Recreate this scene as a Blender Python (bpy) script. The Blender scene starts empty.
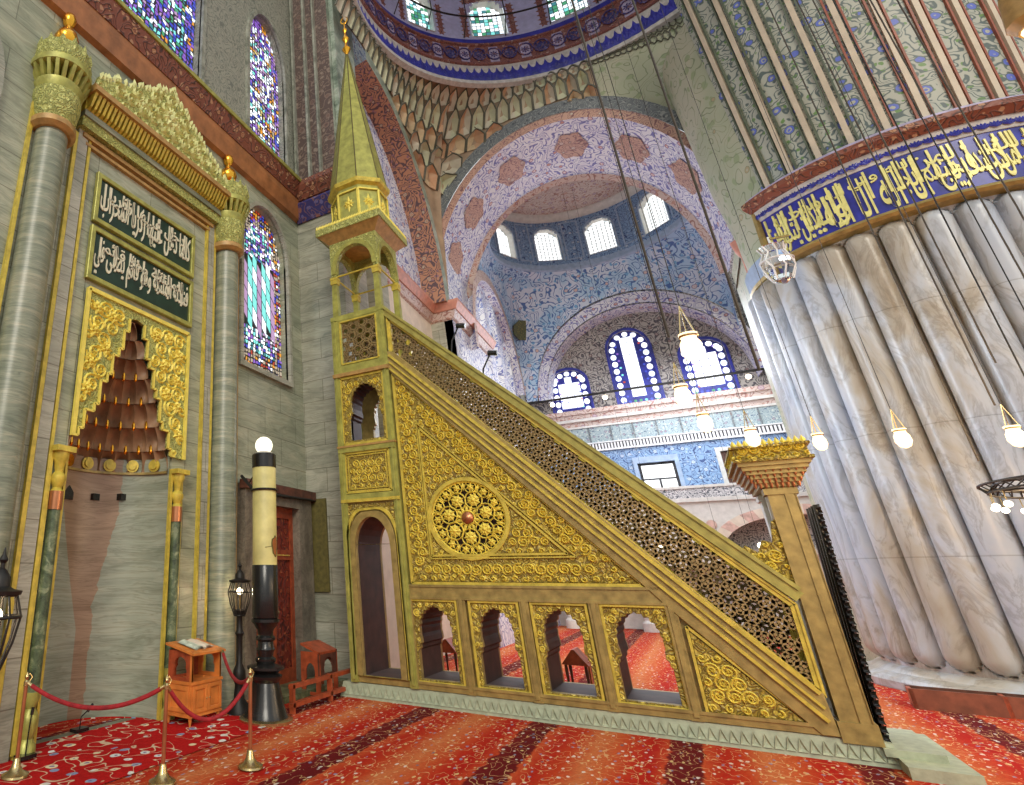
import bpy, bmesh, math, random
from mathutils import Vector, Matrix
PI=math.pi; cos=math.cos; sin=math.sin; rad=math.radians
random.seed(7)
S=bpy.context.scene; COL=S.collection
# ------------------------------------------------------------------ camera, world, light, exposure
cd=bpy.data.cameras.new('camera'); CAM=bpy.data.objects.new('camera',cd); COL.objects.link(CAM); S.camera=CAM
cd.sensor_width=36; cd.sensor_fit='HORIZONTAL'; cd.lens=576.2345/1024*36
cd.shift_x=(512-247.94)/1024; cd.shift_y=(346.363-392.5)/1024
yaw,pit,rol=rad(36.0792),rad(21.5006),rad(0.0977)
r0=Vector((sin(yaw),-cos(yaw),0)); fw=Vector((cos(yaw)*cos(pit),sin(yaw)*cos(pit),sin(pit))); u0=r0.cross(fw)
rr=r0*cos(rol)+u0*sin(rol); uu=-r0*sin(rol)+u0*cos(rol)
m=Matrix((rr,uu,-fw)).transposed().to_4x4(); m.translation=Vector((0,0,2.08)); CAM.matrix_world=m
cd.clip_end=300; cd.clip_start=.05
W=bpy.data.worlds.new('daylight'); S.world=W; W.use_nodes=True
nt=W.node_tree; bg=nt.nodes['Background']
tc=nt.nodes.new('ShaderNodeTexCoord'); sp=nt.nodes.new('ShaderNodeSeparateXYZ'); cr=nt.nodes.new('ShaderNodeValToRGB')
nt.links.new(tc.outputs['Generated'],sp.inputs[0]); mr=nt.nodes.new('ShaderNodeMapRange'); mr.inputs[1].default_value=-1; nt.links.new(sp.outputs[2],mr.inputs[0])
nt.links.new(mr.outputs[0],cr.inputs[0]); nt.links.new(cr.outputs[0],bg.inputs[0])
cr.color_ramp.elements[0].color=(.55,.52,.44,1); cr.color_ramp.elements[1].color=(.85,.95,1,1)
bg.inputs[1].default_value=1.0
S.view_settings.view_transform='Standard'; S.view_settings.look='None'; S.view_settings.exposure=0.1; S.view_settings.gamma=1; S.view_settings.use_curve_mapping=False
def light(name,kind,loc,power,color=(1,1,1),size=1,rot=None,sizey=None):
    l=bpy.data.lights.new(name,kind); l.energy=power; l.color=color
    if kind=='AREA':
        l.size=size
        if sizey: l.shape='RECTANGLE'; l.size_y=sizey
    elif kind=='SUN': l.angle=size
    else: l.shadow_soft_size=size
    o=bpy.data.objects.new(name,l); COL.objects.link(o); o.location=loc
    if rot is not None: o.rotation_euler=Vector(rot).to_track_quat('-Z','Y').to_euler()
    return o
light('sun','SUN',(0,0,30),1.5,(1,.93,.8),rad(20),(.75,.45,-.5))
# daylight entering the corner bay through its windows
light('bay_drum_daylight','AREA',(26,1.1,19.5),3000,(.8,.88,1),5,(0,0,-1))
light('bay_window_daylight','AREA',(29.3,.3,11),420,(.85,.9,1),6,(-1,-.1,-.25),3)
light('gallery_daylight','AREA',(27,-1,9.2),380,(.85,.9,1),5,(.6,.2,-1),5)
light('side_daylight','AREA',(22,3,9),200,(1,.95,.92),5,(-.1,-.3,-1),4)
light('floor_fill','AREA',(16.5,2.2,8),230,(.9,.95,1),4,(0,-.1,-1),4)  # added area lamp in mid-air, brightens the floor beyond the minbar
light('pier_side_fill','AREA',(15.5,5.2,7),400,(.72,.85,1),3,(.3,-1,-.15),5)  # added cool area lamp for the pier flutes, no window stands here
# ------------------------------------------------------------------ mesh helpers
class MB:
    def __init__(s): s.v=[]; s.f=[]; s.m=[]; s.mi=0
    def add(s,vs,fs):
        n=len(s.v); s.v+= [tuple(p) for p in vs]
        for f in fs: s.f.append([i+n for i in f]); s.m.append(s.mi)
    def box(s,x0,x1,y0,y1,z0,z1):
        s.add([(x,y,z) for x in (x0,x1) for y in (y0,y1) for z in (z0,z1)],[(0,1,3,2),(4,6,7,5),(0,4,5,1),(2,3,7,6),(0,2,6,4),(1,5,7,3)])
    def hull(s,A,B):   # two rings of equal length joined, capped
        n=len(A); s.add(list(A)+list(B),[list(range(n))[::-1],list(range(n,2*n))]+[(i,(i+1)%n,n+(i+1)%n,n+i) for i in range(n)])
    def lathe(s,prof,c=(0,0,0),n=24,a0=0,a1=2*PI):
        full=abs(a1-a0-2*PI)<1e-6; k=n if full else n+1; vs=[]
        for r,z in prof:
            for i in range(k):
                a=a0+(a1-a0)*i/n; vs.append((c[0]+r*cos(a),c[1]+r*sin(a),c[2]+z))
        fs=[]
        for j in range(len(prof)-1):
            for i in range(n):
                i2=(i+1)%k; fs.append((j*k+i,j*k+i2,(j+1)*k+i2,(j+1)*k+i))
        if full: fs.append(list(range(k))[::-1]); fs.append([(len(prof)-1)*k+i for i in range(k)])
        s.add(vs,fs)
    def tube(s,pts,r,n=6,cap=True):
        P=[Vector(p) for p in pts]; k=len(P); vs=[]
        R=r if isinstance(r,(list,tuple)) else [r]*k
        up=None
        for i,p in enumerate(P):
            t=(P[min(i+1,k-1)]-P[max(i-1,0)]).normalized()
            if up is None: up=t.orthogonal().normalized()
            else:
                up=(up-t*up.dot(t)); up=up.normalized() if up.length>1e-5 else t.orthogonal().normalized()
            w=t.cross(up)
            for j in range(n):
                a=2*PI*j/n; vs.append(p+(up*cos(a)+w*sin(a))*R[i])
        fs=[(i*n+j,i*n+(j+1)%n,(i+1)*n+(j+1)%n,(i+1)*n+j) for i in range(k-1) for j in range(n)]
        if cap: fs+= [list(range(n))[::-1],[(k-1)*n+j for j in range(n)]]
        s.add(vs,fs)
    def bar(s,a,b,w,d,nrm):  # rectangular bar from a to b, width w in plane, depth d along nrm
        a=Vector(a);b=Vector(b);nrm=Vector(nrm).normalized(); t=(b-a).normalized(); q=t.cross(nrm)*w/2; h=nrm*d/2
        s.hull([a-q-h,a+q-h,a+q+h,a-q+h],[b-q-h,b+q-h,b+q+h,b-q+h])
    def grid(s,fn,nu,nv,closed=False):
        k=nu if closed else nu+1
        vs=[fn(i/nu,j/nv) for j in range(nv+1) for i in range(k)]
        s.add(vs,[(j*k+i,j*k+(i+1)%k,(j+1)*k+(i+1)%k,(j+1)*k+i) for j in range(nv) for i in range(nu)])
    def sphere(s,c,r,n=16,m=10,sz=1):
        s.lathe([(r*sin(PI*j/m)+1e-4,-r*sz*cos(PI*j/m)) for j in range(m+1)],c,n)
def finish(o,smooth=True,ang=35):
    me=o.data
    if smooth:
        me.polygons.foreach_set('use_smooth',[True]*len(me.polygons)); me.set_sharp_from_angle(angle=rad(ang))
def attach(o,parent):
    if parent is not None:
        o.parent=parent
        off=Vector((0,0,0)); p=parent
        while p is not None: off+=p.location; p=p.parent
        o.location=-off
def obj(name,mb,mats,parent=None,label=None,smooth=True,ang=35):
    me=bpy.data.meshes.new(name); me.from_pydata(mb.v,[],mb.f)
    mats=mats if isinstance(mats,(list,tuple)) else [mats]
    for x in mats: me.materials.append(x)
    if len(mats)>1: me.polygons.foreach_set('material_index',mb.m)
    bm=bmesh.new(); bm.from_mesh(me); bmesh.ops.recalc_face_normals(bm,faces=bm.faces); bm.to_mesh(me); bm.free()
    o=bpy.data.objects.new(name,me); COL.objects.link(o); finish(o,smooth,ang); attach(o,parent)
    if label: o['label']=label
    return o
def tag(o,label,cat,group=None):
    o['label']=label; o['category']=cat
    if group: o['group']=group
    return o
def thing(name,label,cat,loc=(0,0,0),group=None):
    o=bpy.data.objects.new(name,None); COL.objects.link(o); o.location=loc; o.empty_display_size=.1
    return tag(o,label,cat,group)
def struct(o): o['kind']='structure'; return o
def copy_tree(o,parent=None):
    c=o.copy(); COL.objects.link(c)
    if parent: c.parent=parent
    for ch in list(o.children): copy_tree(ch,c)
    return c
MX=Matrix(((0,0,1,0),(1,0,0,0),(0,1,0,0),(0,0,0,1)))      # local (a,b,c) -> world (c,a,b): plates facing x
MY=Matrix(((1,0,0,0),(0,0,-1,0),(0,1,0,0),(0,0,0,1)))     # local (a,b,c) -> world (a,-c,b): plates facing y
MZ=Matrix.Identity(4)
def plate_mesh(outline,holes,thick,M,at,bevel=0):
    cu=bpy.data.curves.new('tmp','CURVE'); cu.dimensions='2D'; cu.fill_mode='BOTH'; cu.extrude=thick/2-bevel; cu.bevel_depth=bevel; cu.bevel_resolution=0
    cu.offset=-bevel
    for loop in [outline]+list(holes):
        sp=cu.splines.new('POLY'); sp.points.add(len(loop)-1)
        for i,p in enumerate(loop): sp.points[i].co=(p[0],p[1],0,1)
        sp.use_cyclic_u=True
    t=bpy.data.objects.new('tmp',cu); COL.objects.link(t); bpy.context.view_layer.update()
    me=bpy.data.meshes.new_from_object(t.evaluated_get(bpy.context.evaluated_depsgraph_get()))
    bpy.data.objects.remove(t); bpy.data.curves.remove(cu)
    me.transform(Matrix.Translation(at)@M)
    vs=[tuple(v.co) for v in me.vertices]; fs=[list(p.vertices) for p in me.polygons]; bpy.data.meshes.remove(me)
    return vs,fs
def plate(name,outline,holes,thick,M,at,mat,parent=None,label=None,bevel=0):
    mb=MB(); mb.add(*plate_mesh(outline,holes,thick,M,at,bevel)); return obj(name,mb,mat,parent,label,True,30)
def rect(a0,a1,b0,b1): return [(a0,b0),(a1,b0),(a1,b1),(a0,b1)]
def arch(a0,a1,b0,bs,bt,n=12,point=1.0):   # round/pointed arch outline, springing bs, top bt
    c=(a0+a1)/2; h=(a1-a0)/2; out=[(a0,b0),(a1,b0)]
    for i in range(n+1):
        t=i/n*PI; x=cos(t); out.append((c+h*x,bs+(bt-bs)*(1-abs(x)**(2 if point==1 else point))**(.5 if point==1 else .75)))
    return out
KID=[(.5,0),(.5,.38),(.46,.41),(.46,.45),(.41,.48),(.42,.55),(.44,.60),(.43,.66),(.44,.70),(.40,.74),(.41,.79),(.36,.82),(.35,.87),(.28,.88),(.26,.93),(.17,.93),(.14,.97),(.05,.97),(0,1)]
def kidney(c,w,b,h):
    R=[(c+x*w,b+z*h) for x,z in KID]; L=[(c-x*w,b+z*h) for x,z in KID[:-1]]
    return R+L[::-1]
# ------------------------------------------------------------------ materials
class NB:
    def __init__(s,name):
        s.mat=bpy.data.materials.new(name); s.mat.use_nodes=True; s.t=s.mat.node_tree; s.b=s.t.nodes['Principled BSDF']
        s.tc=s.t.nodes.new('ShaderNodeTexCoord'); s.co=s.tc.outputs['Object']
    def n(s,k,**kw):
        x=s.t.nodes.new(k)
        for a,b in kw.items(): setattr(x,a,b)
        return x
    def l(s,a,b): s.t.links.new(a,b)
    def mapp(s,sc,co=None,rot=None,loc=None):
        x=s.n('ShaderNodeMapping'); x.inputs['Scale'].default_value=sc if isinstance(sc,(tuple,list)) else (sc,)*3
        if rot: x.inputs['Rotation'].default_value=rot
        if loc: x.inputs['Location'].default_value=loc
        s.l(co or s.co,x.inputs[0]); return x.outputs[0]
    def noise(s,co,sc,det=4,rough=.55,dist=0):
        x=s.n('ShaderNodeTexNoise'); x.inputs['Scale'].default_value=sc; x.inputs['Detail'].default_value=det; x.inputs['Roughness'].default_value=rough; x.inputs['Distortion'].default_value=dist
        s.l(co,x.inputs['Vector']); return x
    def vor(s,co,sc,feat='F1',rnd=1):
        x=s.n('ShaderNodeTexVoronoi',feature=feat); x.inputs['Scale'].default_value=sc; x.inputs['Randomness'].default_value=rnd; s.l(co,x.inputs['Vector']); return x
    def ramp(s,fac,stops,interp='LINEAR'):
        x=s.n('ShaderNodeValToRGB'); x.color_ramp.interpolation=interp; e=x.color_ramp.elements
        while len(e)>1: e.remove(e[-1])
        e[0].position=stops[0][0]; e[0].color=c4(stops[0][1])
        for p,c in stops[1:]:
            q=e.new(p); q.color=c4(c)
        s.l(fac,x.inputs[0]); return x.outputs[0]
    def mix(s,fac,a,b,mode='MIX'):
        x=s.n('ShaderNodeMix',data_type='RGBA',blend_type=mode)
        for v,i in ((fac,0),(a,6),(b,7)):
            if isinstance(v,(int,float)): x.inputs[i].default_value=v
            elif isinstance(v,(tuple,list)): x.inputs[i].default_value=c4(v)
            else: s.l(v,x.inputs[i])
        return x.outputs[2]
    def math(s,op,a,b=None,c=None):
        x=s.n('ShaderNodeMath',operation=op)
        for i,v in enumerate((a,b,c)):
            if v is None: continue
            if isinstance(v,(int,float)): x.inputs[i].default_value=v
            else: s.l(v,x.inputs[i])
        return x.outputs[0]
    def xyz(s,co=None):
        x=s.n('ShaderNodeSeparateXYZ'); s.l(co or s.co,x.inputs[0]); return x.outputs
    def warp(s,co,sc,amt):
        nz=s.noise(co,sc,2); v=s.n('ShaderNodeVectorMath',operation='MULTIPLY_ADD'); s.l(nz.outputs['Color'],v.inputs[0]); v.inputs[1].default_value=(amt,)*3; s.l(co,v.inputs[2]); return v.outputs[0]
    def bump(s,h,st=.3,d=.02):
        x=s.n('ShaderNodeBump'); x.inputs['Strength'].default_value=st; x.inputs['Distance'].default_value=d; s.l(h,x.inputs['Height']); s.l(x.outputs[0],s.b.inputs['Normal'])
    def out(s,col,rough=.5,metal=0,spec=.5):
        if isinstance(col,(tuple,list)): s.b.inputs['Base Color'].default_value=c4(col)
        else: s.l(col,s.b.inputs['Base Color'])
        s.b.inputs['Roughness'].default_value=rough; s.b.inputs['Metallic'].default_value=metal; s.b.inputs['Specular IOR Level'].default_value=spec
        return s.mat
def c4(c): return (c[0],c[1],c[2],1)
def flat(name,col,rough=.5,metal=0,var=.25,sc=6,bump=0):
    n=NB(name); z=n.noise(n.co,sc,5); lo=tuple(x*(1-var) for x in col); hi=tuple(min(1,x*(1+var)) for x in col)
    c=n.ramp(z.outputs[0],[(.3,lo),(.7,hi)])
    if bump: n.bump(z.outputs[0],bump)
    return n.out(c,rough,metal)
def emis(name,col,st=1):
    n=NB(name); n.b.inputs['Emission Color'].default_value=c4(col); n.b.inputs['Emission Strength'].default_value=st; return n.out(tuple(x*.3 for x in col),.3)
def marble(name,a,b,c,sc=.5,horiz=3.0,rough=.35):
    n=NB(name); co=n.mapp((sc,sc,sc*horiz)); w=n.warp(co,1.5,.6)
    z=n.noise(w,2.2,8,.6,.6); v=n.noise(n.mapp((1,1,6),w),1.2,4,.6,1.5)
    col=n.ramp(z.outputs[0],[(.3,a),(.52,b),(.7,c)]); vein=n.ramp(v.outputs[0],[(.44,(1,1,1)),(.5,(.62,.62,.6)),(.56,(1,1,1))])
    col=n.mix(.8,col,vein,'MULTIPLY'); return n.out(col,rough)
def slabs(name,a,b,c,bw=1.4,bh=.7,sc=.5):   # marble cut in slabs with thin joints
    n=NB(name); x=n.xyz(); cb=n.n('ShaderNodeCombineXYZ'); n.l(n.math('ADD',x[0],x[1]),cb.inputs[0]); n.l(x[2],cb.inputs[1])
    br=n.n('ShaderNodeTexBrick'); br.inputs['Scale'].default_value=1; br.inputs['Brick Width'].default_value=bw; br.inputs['Row Height'].default_value=bh; br.inputs['Mortar Size'].default_value=.008
    br.inputs[1].default_value=(1,1,1,1); br.inputs[2].default_value=(.78,.8,.76,1); br.inputs[3].default_value=(.4,.38,.33,1); n.l(cb.outputs[0],br.inputs[0])
    co=n.mapp((sc,sc,sc*3)); w=n.warp(co,1.5,.6); z=n.noise(w,2.2,8,.6,.6); v=n.noise(n.mapp((1,1,6),w),1.2,4,.6,1.5)
    col=n.ramp(z.outputs[0],[(.3,a),(.52,b),(.7,c)]); vein=n.ramp(v.outputs[0],[(.43,(1,1,1)),(.5,(.7,.7,.68)),(.57,(1,1,1))])
    col=n.mix(.9,col,br.outputs[0],'MULTIPLY'); return n.out(n.mix(.8,col,vein,'MULTIPLY'),.35)
def floral(name,ground,line,bloom,leaf,sc=1.6,edge=.05,bl=.2,rough=.5,rnd=.55,aniso=(1,1,1),g2=None,bump=0,metal=0,lw=.03):
    """painted arabesque: winding stems, leaves and round blossoms"""
    n=NB(name); co=n.mapp(tuple(sc*a for a in aniso)); w=n.warp(co,1.3,.6)
    base=ground
    if g2: base=n.mix(n.ramp(n.noise(co,.5,1).outputs[0],[(.46,(0,0,0)),(.54,(1,1,1))]),ground,g2)
    z=n.noise(n.warp(co,1.1,.5),1.25,0,.4,.55); st=n.math('ABSOLUTE',n.math('SUBTRACT',n.math('FRACT',n.math('MULTIPLY',z.outputs[0],6)),.5))
    lf=n.vor(n.warp(co,2.5,.35),2.0,'F1',.9)
    col=n.mix(n.ramp(lf.outputs[0],[(.24,(1,1,1)),(.3,(0,0,0))]),base,leaf)
    col=n.mix(n.ramp(st,[(edge*1.2,(1,1,1)),(edge*2.2,(0,0,0))]),col,line)
    f=n.vor(n.warp(co,3,.18),1,'F1',rnd); d=f.outputs[0]
    col=n.mix(n.ramp(d,[(bl*1.12,(1,1,1)),(bl*1.2,(0,0,0))]),col,line)
    col=n.mix(n.ramp(d,[(bl*.95,(1,1,1)),(bl*1.0,(0,0,0))]),col,bloom)
    col=n.mix(n.ramp(d,[(bl*.55,(1,1,1)),(bl*.6,(0,0,0))]),col,base)
    col=n.mix(n.ramp(d,[(bl*.3,(1,1,1)),(bl*.35,(0,0,0))]),col,bloom)
    if bump:
        h=n.ramp(st,[(0,(1,1,1)),(edge*4,(0,0,0))]); n.bump(n.math('ADD',n.math('MULTIPLY',d,-1),h),bump,.03)
    return n.out(col,rough,metal)
M={}
M['marble_green']=slabs('marble_green',(.25,.275,.19),(.39,.41,.3),(.52,.51,.37),1.3,.62)
M['marble_grey']=slabs('marble_grey',(.29,.3,.24),(.43,.42,.34),(.56,.54,.44),1.1,.55)
M['column_stone']=marble('column_stone',(.14,.16,.11),(.25,.27,.19),(.38,.36,.25),.6,6)
M['gold']=flat('gold',(.6,.47,.07),.42,.2,.25,9,.2)
M['gold_dark']=flat('gold_dark',(.34,.25,.08),.45,.25,.3,7,.2)
M['gold_green']=flat('gold_green',(.38,.37,.09),.4,.3,.3,6,.2)
M['gold_relief']=flat('gold_relief',(.82,.68,.12),.45,.1,.12,9)
M['olive']=flat('olive',(.12,.1,.025),.6,0,.3,12)
M['bright_gold']=flat('bright_gold',(.85,.42,.04),.18,.9,.1,5)
M['orange_trim']=flat('orange_trim',(.42,.25,.08),.45,.1,.25,9,.3)
M['dark_wood']=flat('dark_wood',(.1,.035,.02),.5,0,.5,8,.3)
M['red_wood']=flat('red_wood',(.32,.06,.02),.45,0,.4,8,.2)
M['orange_wood']=flat('orange_wood',(.62,.2,.04),.4,0,.25,5,.1)
M['black']=flat('black',(.012,.012,.012),.25,0,.3)
M['iron']=flat('iron',(.03,.028,.026),.5,.6,.3)
M['brass']=flat('brass',(.55,.42,.2),.25,.9,.15)
M['copper']=flat('copper',(.5,.2,.09),.3,.7,.15)
M['velvet']=flat('velvet',(.3,.01,.015),.8,0,.3,20)
M['wax']=flat('wax',(.58,.52,.2),.5,0,.2,3,.1)
M['plinth_stone']=flat('plinth_stone',(.36,.4,.28),.5,0,.2,10,.2)
M['pale_stone']=flat('pale_stone',(.62,.6,.55),.5,0,.12,5)
M['pale_blue']=flat('pale_blue',(.35,.45,.6),.5,0,.15,5)
M['pink_stone']=flat('pink_stone',(.58,.25,.17),.5,0,.2,6)
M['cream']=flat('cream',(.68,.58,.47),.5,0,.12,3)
M['white']=flat('white',(.75,.75,.74),.5,0,.06,5)
M['paper']=flat('paper',(.5,.55,.45),.6,0,.4,14)
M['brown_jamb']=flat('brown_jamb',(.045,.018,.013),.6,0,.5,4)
M['panel_green']=flat('panel_green',(.012,.035,.02),.35,0,.3)
M['letter']=flat('letter',(.72,.68,.5),.5,0,.05)
M['letter_gold']=flat('letter_gold',(.75,.7,.25),.4,.1,.2)
M['cobalt']=flat('cobalt',(.03,.035,.3),.35,0,.35,3)
M['brown_paint']=floral('brown_paint',(.09,.055,.045),(.2,.14,.11),(.16,.09,.07),(.24,.18,.14),2.4,.06,.2)
M['mossy_marble']=marble('mossy_marble',(.12,.16,.12),(.32,.38,.3),(.5,.52,.45),1.1,1.2)
M['upper_marble']=marble('upper_marble',(.12,.13,.1),(.3,.31,.25),(.42,.42,.35),1.5,.8)
M['serpentine']=marble('serpentine',(.02,.035,.02),(.1,.14,.07),(.35,.38,.22),2.6,1)
M['tile_lav']=floral('tile_lav',(.68,.68,.75),(.14,.16,.4),(.5,.25,.22),(.3,.36,.6),2.0,.075,.2,g2=(.76,.76,.8))
M['tile_lav_soffit']=floral('tile_lav_soffit',(.68,.66,.72),(.15,.15,.38),(.52,.25,.2),(.32,.32,.56),2.3,.075,.18,g2=(.74,.73,.76))
M['tile_blue']=floral('tile_blue',(.62,.68,.78),(.07,.15,.38),(.66,.45,.38),(.18,.4,.64),1.8,.075,.16,g2=(.42,.58,.74))
M['tile_brown']=floral('tile_brown',(.42,.38,.34),(.08,.07,.08),(.22,.13,.12),(.2,.16,.15),2.6,.11,.18)
M['tile_pinkred']=floral('tile_pinkred',(.58,.46,.4),(.32,.16,.13),(.42,.3,.36),(.5,.28,.22),2.2,.06,.2)
M['tile_red']=floral('tile_red',(.44,.22,.13),(.1,.06,.07),(.42,.34,.26),(.26,.14,.18),2.6,.11,.2)
M['tile_green']=floral('tile_green',(.4,.43,.29),(.22,.26,.15),(.42,.34,.2),(.3,.36,.2),1.2,.03,.1,g2=(.46,.46,.33))
M['tile_teal']=floral('tile_teal',(.24,.38,.58),(.04,.08,.22),(.6,.66,.7),(.4,.52,.66),3.2,.08,.2)
M['dark_border']=floral('dark_border',(.13,.15,.16),(.3,.32,.3),(.2,.12,.1),(.06,.07,.08),3.2,.06,.2)
M['red_border']=floral('red_border',(.52,.32,.24),(.22,.1,.1),(.55,.48,.4),(.3,.16,.16),3,.07,.2)
M['white_tracery']=floral('white_tracery',(.6,.59,.58),(.07,.08,.1),(.5,.5,.5),(.14,.14,.16),4.5,.09,.14)
M['upper_wall']=floral('upper_wall',(.3,.3,.24),(.15,.16,.13),(.36,.36,.3),(.2,.21,.17),3.2,.08,.15)
M['cornice_carved']=floral('cornice_carved',(.22,.07,.04),(.08,.03,.02),(.4,.2,.1),(.45,.25,.14),3,.07,.2,bump=.4)
M['cornice_orange']=flat('cornice_orange',(.34,.14,.05),.45,0,.3,4,.1)
M['cornice_blue']=floral('cornice_blue',(.04,.035,.16),(.2,.1,.12),(.3,.12,.1),(.15,.13,.3),2.5,.07,.2)
M['door_red']=floral('door_red',(.2,.025,.012),(.07,.01,.008),(.3,.06,.02),(.34,.08,.03),3.4,.08,.2,bump=.6)
M['gold_carved']=floral('gold_carved',(.4,.3,.05),(.2,.14,.03),(.66,.52,.09),(.56,.43,.08),7,.12,.3,bump=.6,metal=.15,rough=.5)
M['gold_carved_lime']=floral('gold_carved_lime',(.46,.46,.13),(.24,.26,.07),(.62,.62,.2),(.55,.55,.17),8,.1,.3,bump=.6,metal=.1,rough=.5,lw=.06)
def m_pier():
    n=NB('pier_marble'); co=n.mapp((.5,.5,.25)); w=n.warp(co,1.2,.7)
    z=n.noise(w,1.3,6,.6,.4); v=n.noise(n.mapp((1,1,.6),w),3.2,6,.65,1.2)
    col=n.ramp(z.outputs[0],[(.34,(.4,.45,.53)),(.47,(.48,.51,.54)),(.56,(.42,.39,.33)),(.7,(.3,.24,.16))])
    vein=n.ramp(v.outputs[0],[(.45,(1,1,1)),(.5,(.72,.7,.68)),(.55,(1,1,1))])
    x=n.xyz(); j=n.math('FRACT',n.math('MULTIPLY',x[2],.42)); jt=n.ramp(j,[(0,(.6,.58,.55)),(.012,(1,1,1))])
    return n.out(n.mix(1,n.mix(.9,col,vein,'MULTIPLY'),jt,'MULTIPLY'),.3)
M['pier_marble']=m_pier()
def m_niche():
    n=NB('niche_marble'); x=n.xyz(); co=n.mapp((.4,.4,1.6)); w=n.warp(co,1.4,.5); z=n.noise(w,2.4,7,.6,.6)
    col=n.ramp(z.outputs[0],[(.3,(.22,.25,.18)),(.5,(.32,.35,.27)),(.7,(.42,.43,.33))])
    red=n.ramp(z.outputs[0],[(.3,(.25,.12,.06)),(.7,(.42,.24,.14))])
    # brown area in the upper left of the niche, narrowing downwards
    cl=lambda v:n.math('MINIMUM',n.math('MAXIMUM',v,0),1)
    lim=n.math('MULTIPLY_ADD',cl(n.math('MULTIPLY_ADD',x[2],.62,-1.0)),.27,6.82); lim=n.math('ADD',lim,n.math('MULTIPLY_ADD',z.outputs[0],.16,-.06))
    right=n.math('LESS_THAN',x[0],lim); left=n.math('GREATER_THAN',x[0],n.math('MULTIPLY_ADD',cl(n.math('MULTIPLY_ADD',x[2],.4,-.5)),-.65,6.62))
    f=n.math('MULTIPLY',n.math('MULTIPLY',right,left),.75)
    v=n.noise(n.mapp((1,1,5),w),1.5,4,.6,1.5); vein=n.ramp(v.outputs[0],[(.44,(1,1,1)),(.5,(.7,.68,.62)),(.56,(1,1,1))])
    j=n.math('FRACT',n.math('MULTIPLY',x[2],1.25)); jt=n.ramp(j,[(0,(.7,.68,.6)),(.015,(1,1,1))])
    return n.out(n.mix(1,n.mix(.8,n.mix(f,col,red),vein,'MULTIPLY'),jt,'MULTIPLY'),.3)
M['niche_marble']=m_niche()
M['hood']=flat('hood',(.34,.2,.11),.5,0,.45,2.5,.2)
def m_muq():
    n=NB('muqarnas_paint'); z=n.noise(n.co,.35,2,.5); z2=n.noise(n.co,7,3,.6)
    c=n.ramp(z.outputs[0],[(.38,(.34,.4,.26)),(.5,(.42,.36,.22)),(.6,(.5,.3,.17))]); c=n.mix(.35,c,n.ramp(z2.outputs[0],[(.4,(.35,.3,.2)),(.6,(1,.95,.8))]),'MULTIPLY')
    return n.out(c,.6)
M['muqarnas']=m_muq()
M['muq_line']=flat('muq_line',(.1,.1,.07),.6,0,.3)
def m_carpet():
    n=NB('carpet_rows'); x=n.xyz(); y=x[1]
    # prayer rows run parallel to the mihrab wall
    yw=n.math('MULTIPLY_ADD',n.noise(n.co,3.5,3,.6).outputs[0],.22,n.math('ADD',y,41.06)); t=n.math('FRACT',n.math('DIVIDE',yw,1.74))      # 0 at the dark border
    fine=n.noise(n.co,26,3,.6)
    base=n.ramp(t,[(0,(.13,.008,.01)),(.1,(.16,.01,.012)),(.115,(.5,.06,.02)),(.2,(.42,.012,.008)),(.3,(.48,.03,.012)),(.42,(.55,.1,.03)),(.55,(.58,.17,.06)),(.68,(.5,.05,.015)),(.8,(.44,.02,.01)),(.9,(.52,.08,.025)),(.915,(.13,.008,.01)),(1,(.13,.008,.01))])
    base=n.mix(.45,base,n.ramp(fine.outputs[0],[(.35,(.5,.4,.4)),(.65,(1,1,1))]),'MULTIPLY')
    co=n.warp(n.mapp((5,11,1)),1.2,.6); f=n.vor(co,1,'F1',.8); g=n.vor(n.mapp((9,15,1)),1,'F1',.8)
    colr=n.ramp(n.xyz(f.outputs['Color'])[0],[(0,(.75,.72,.66)),(.3,(.22,.27,.42)),(.55,(.7,.55,.25)),(.75,(.8,.75,.7)),(.9,(.12,.16,.2))],'CONSTANT')
    col=n.mix(n.math('MULTIPLY',n.ramp(f.outputs[0],[(.16,(1,1,1)),(.24,(0,0,0))]),.75),base,colr)
    st=n.noise(n.warp(n.mapp((2.4,5,1)),1,.5),1.6,1,.5); ln=n.ramp(n.math('ABSOLUTE',n.math('SUBTRACT',st.outputs[0],.5)),[(.008,(1,1,1)),(.015,(0,0,0))])
    col=n.mix(n.math('MULTIPLY',ln,.7),col,(.65,.42,.2))
    col=n.mix(n.ramp(g.outputs[0],[(.1,(1,1,1)),(.14,(0,0,0))]),col,(.6,.35,.2))
    n.bump(fine.outputs[0],.4,.01); return n.out(col,.95,0,.1)
M['carpet']=m_carpet()
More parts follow.
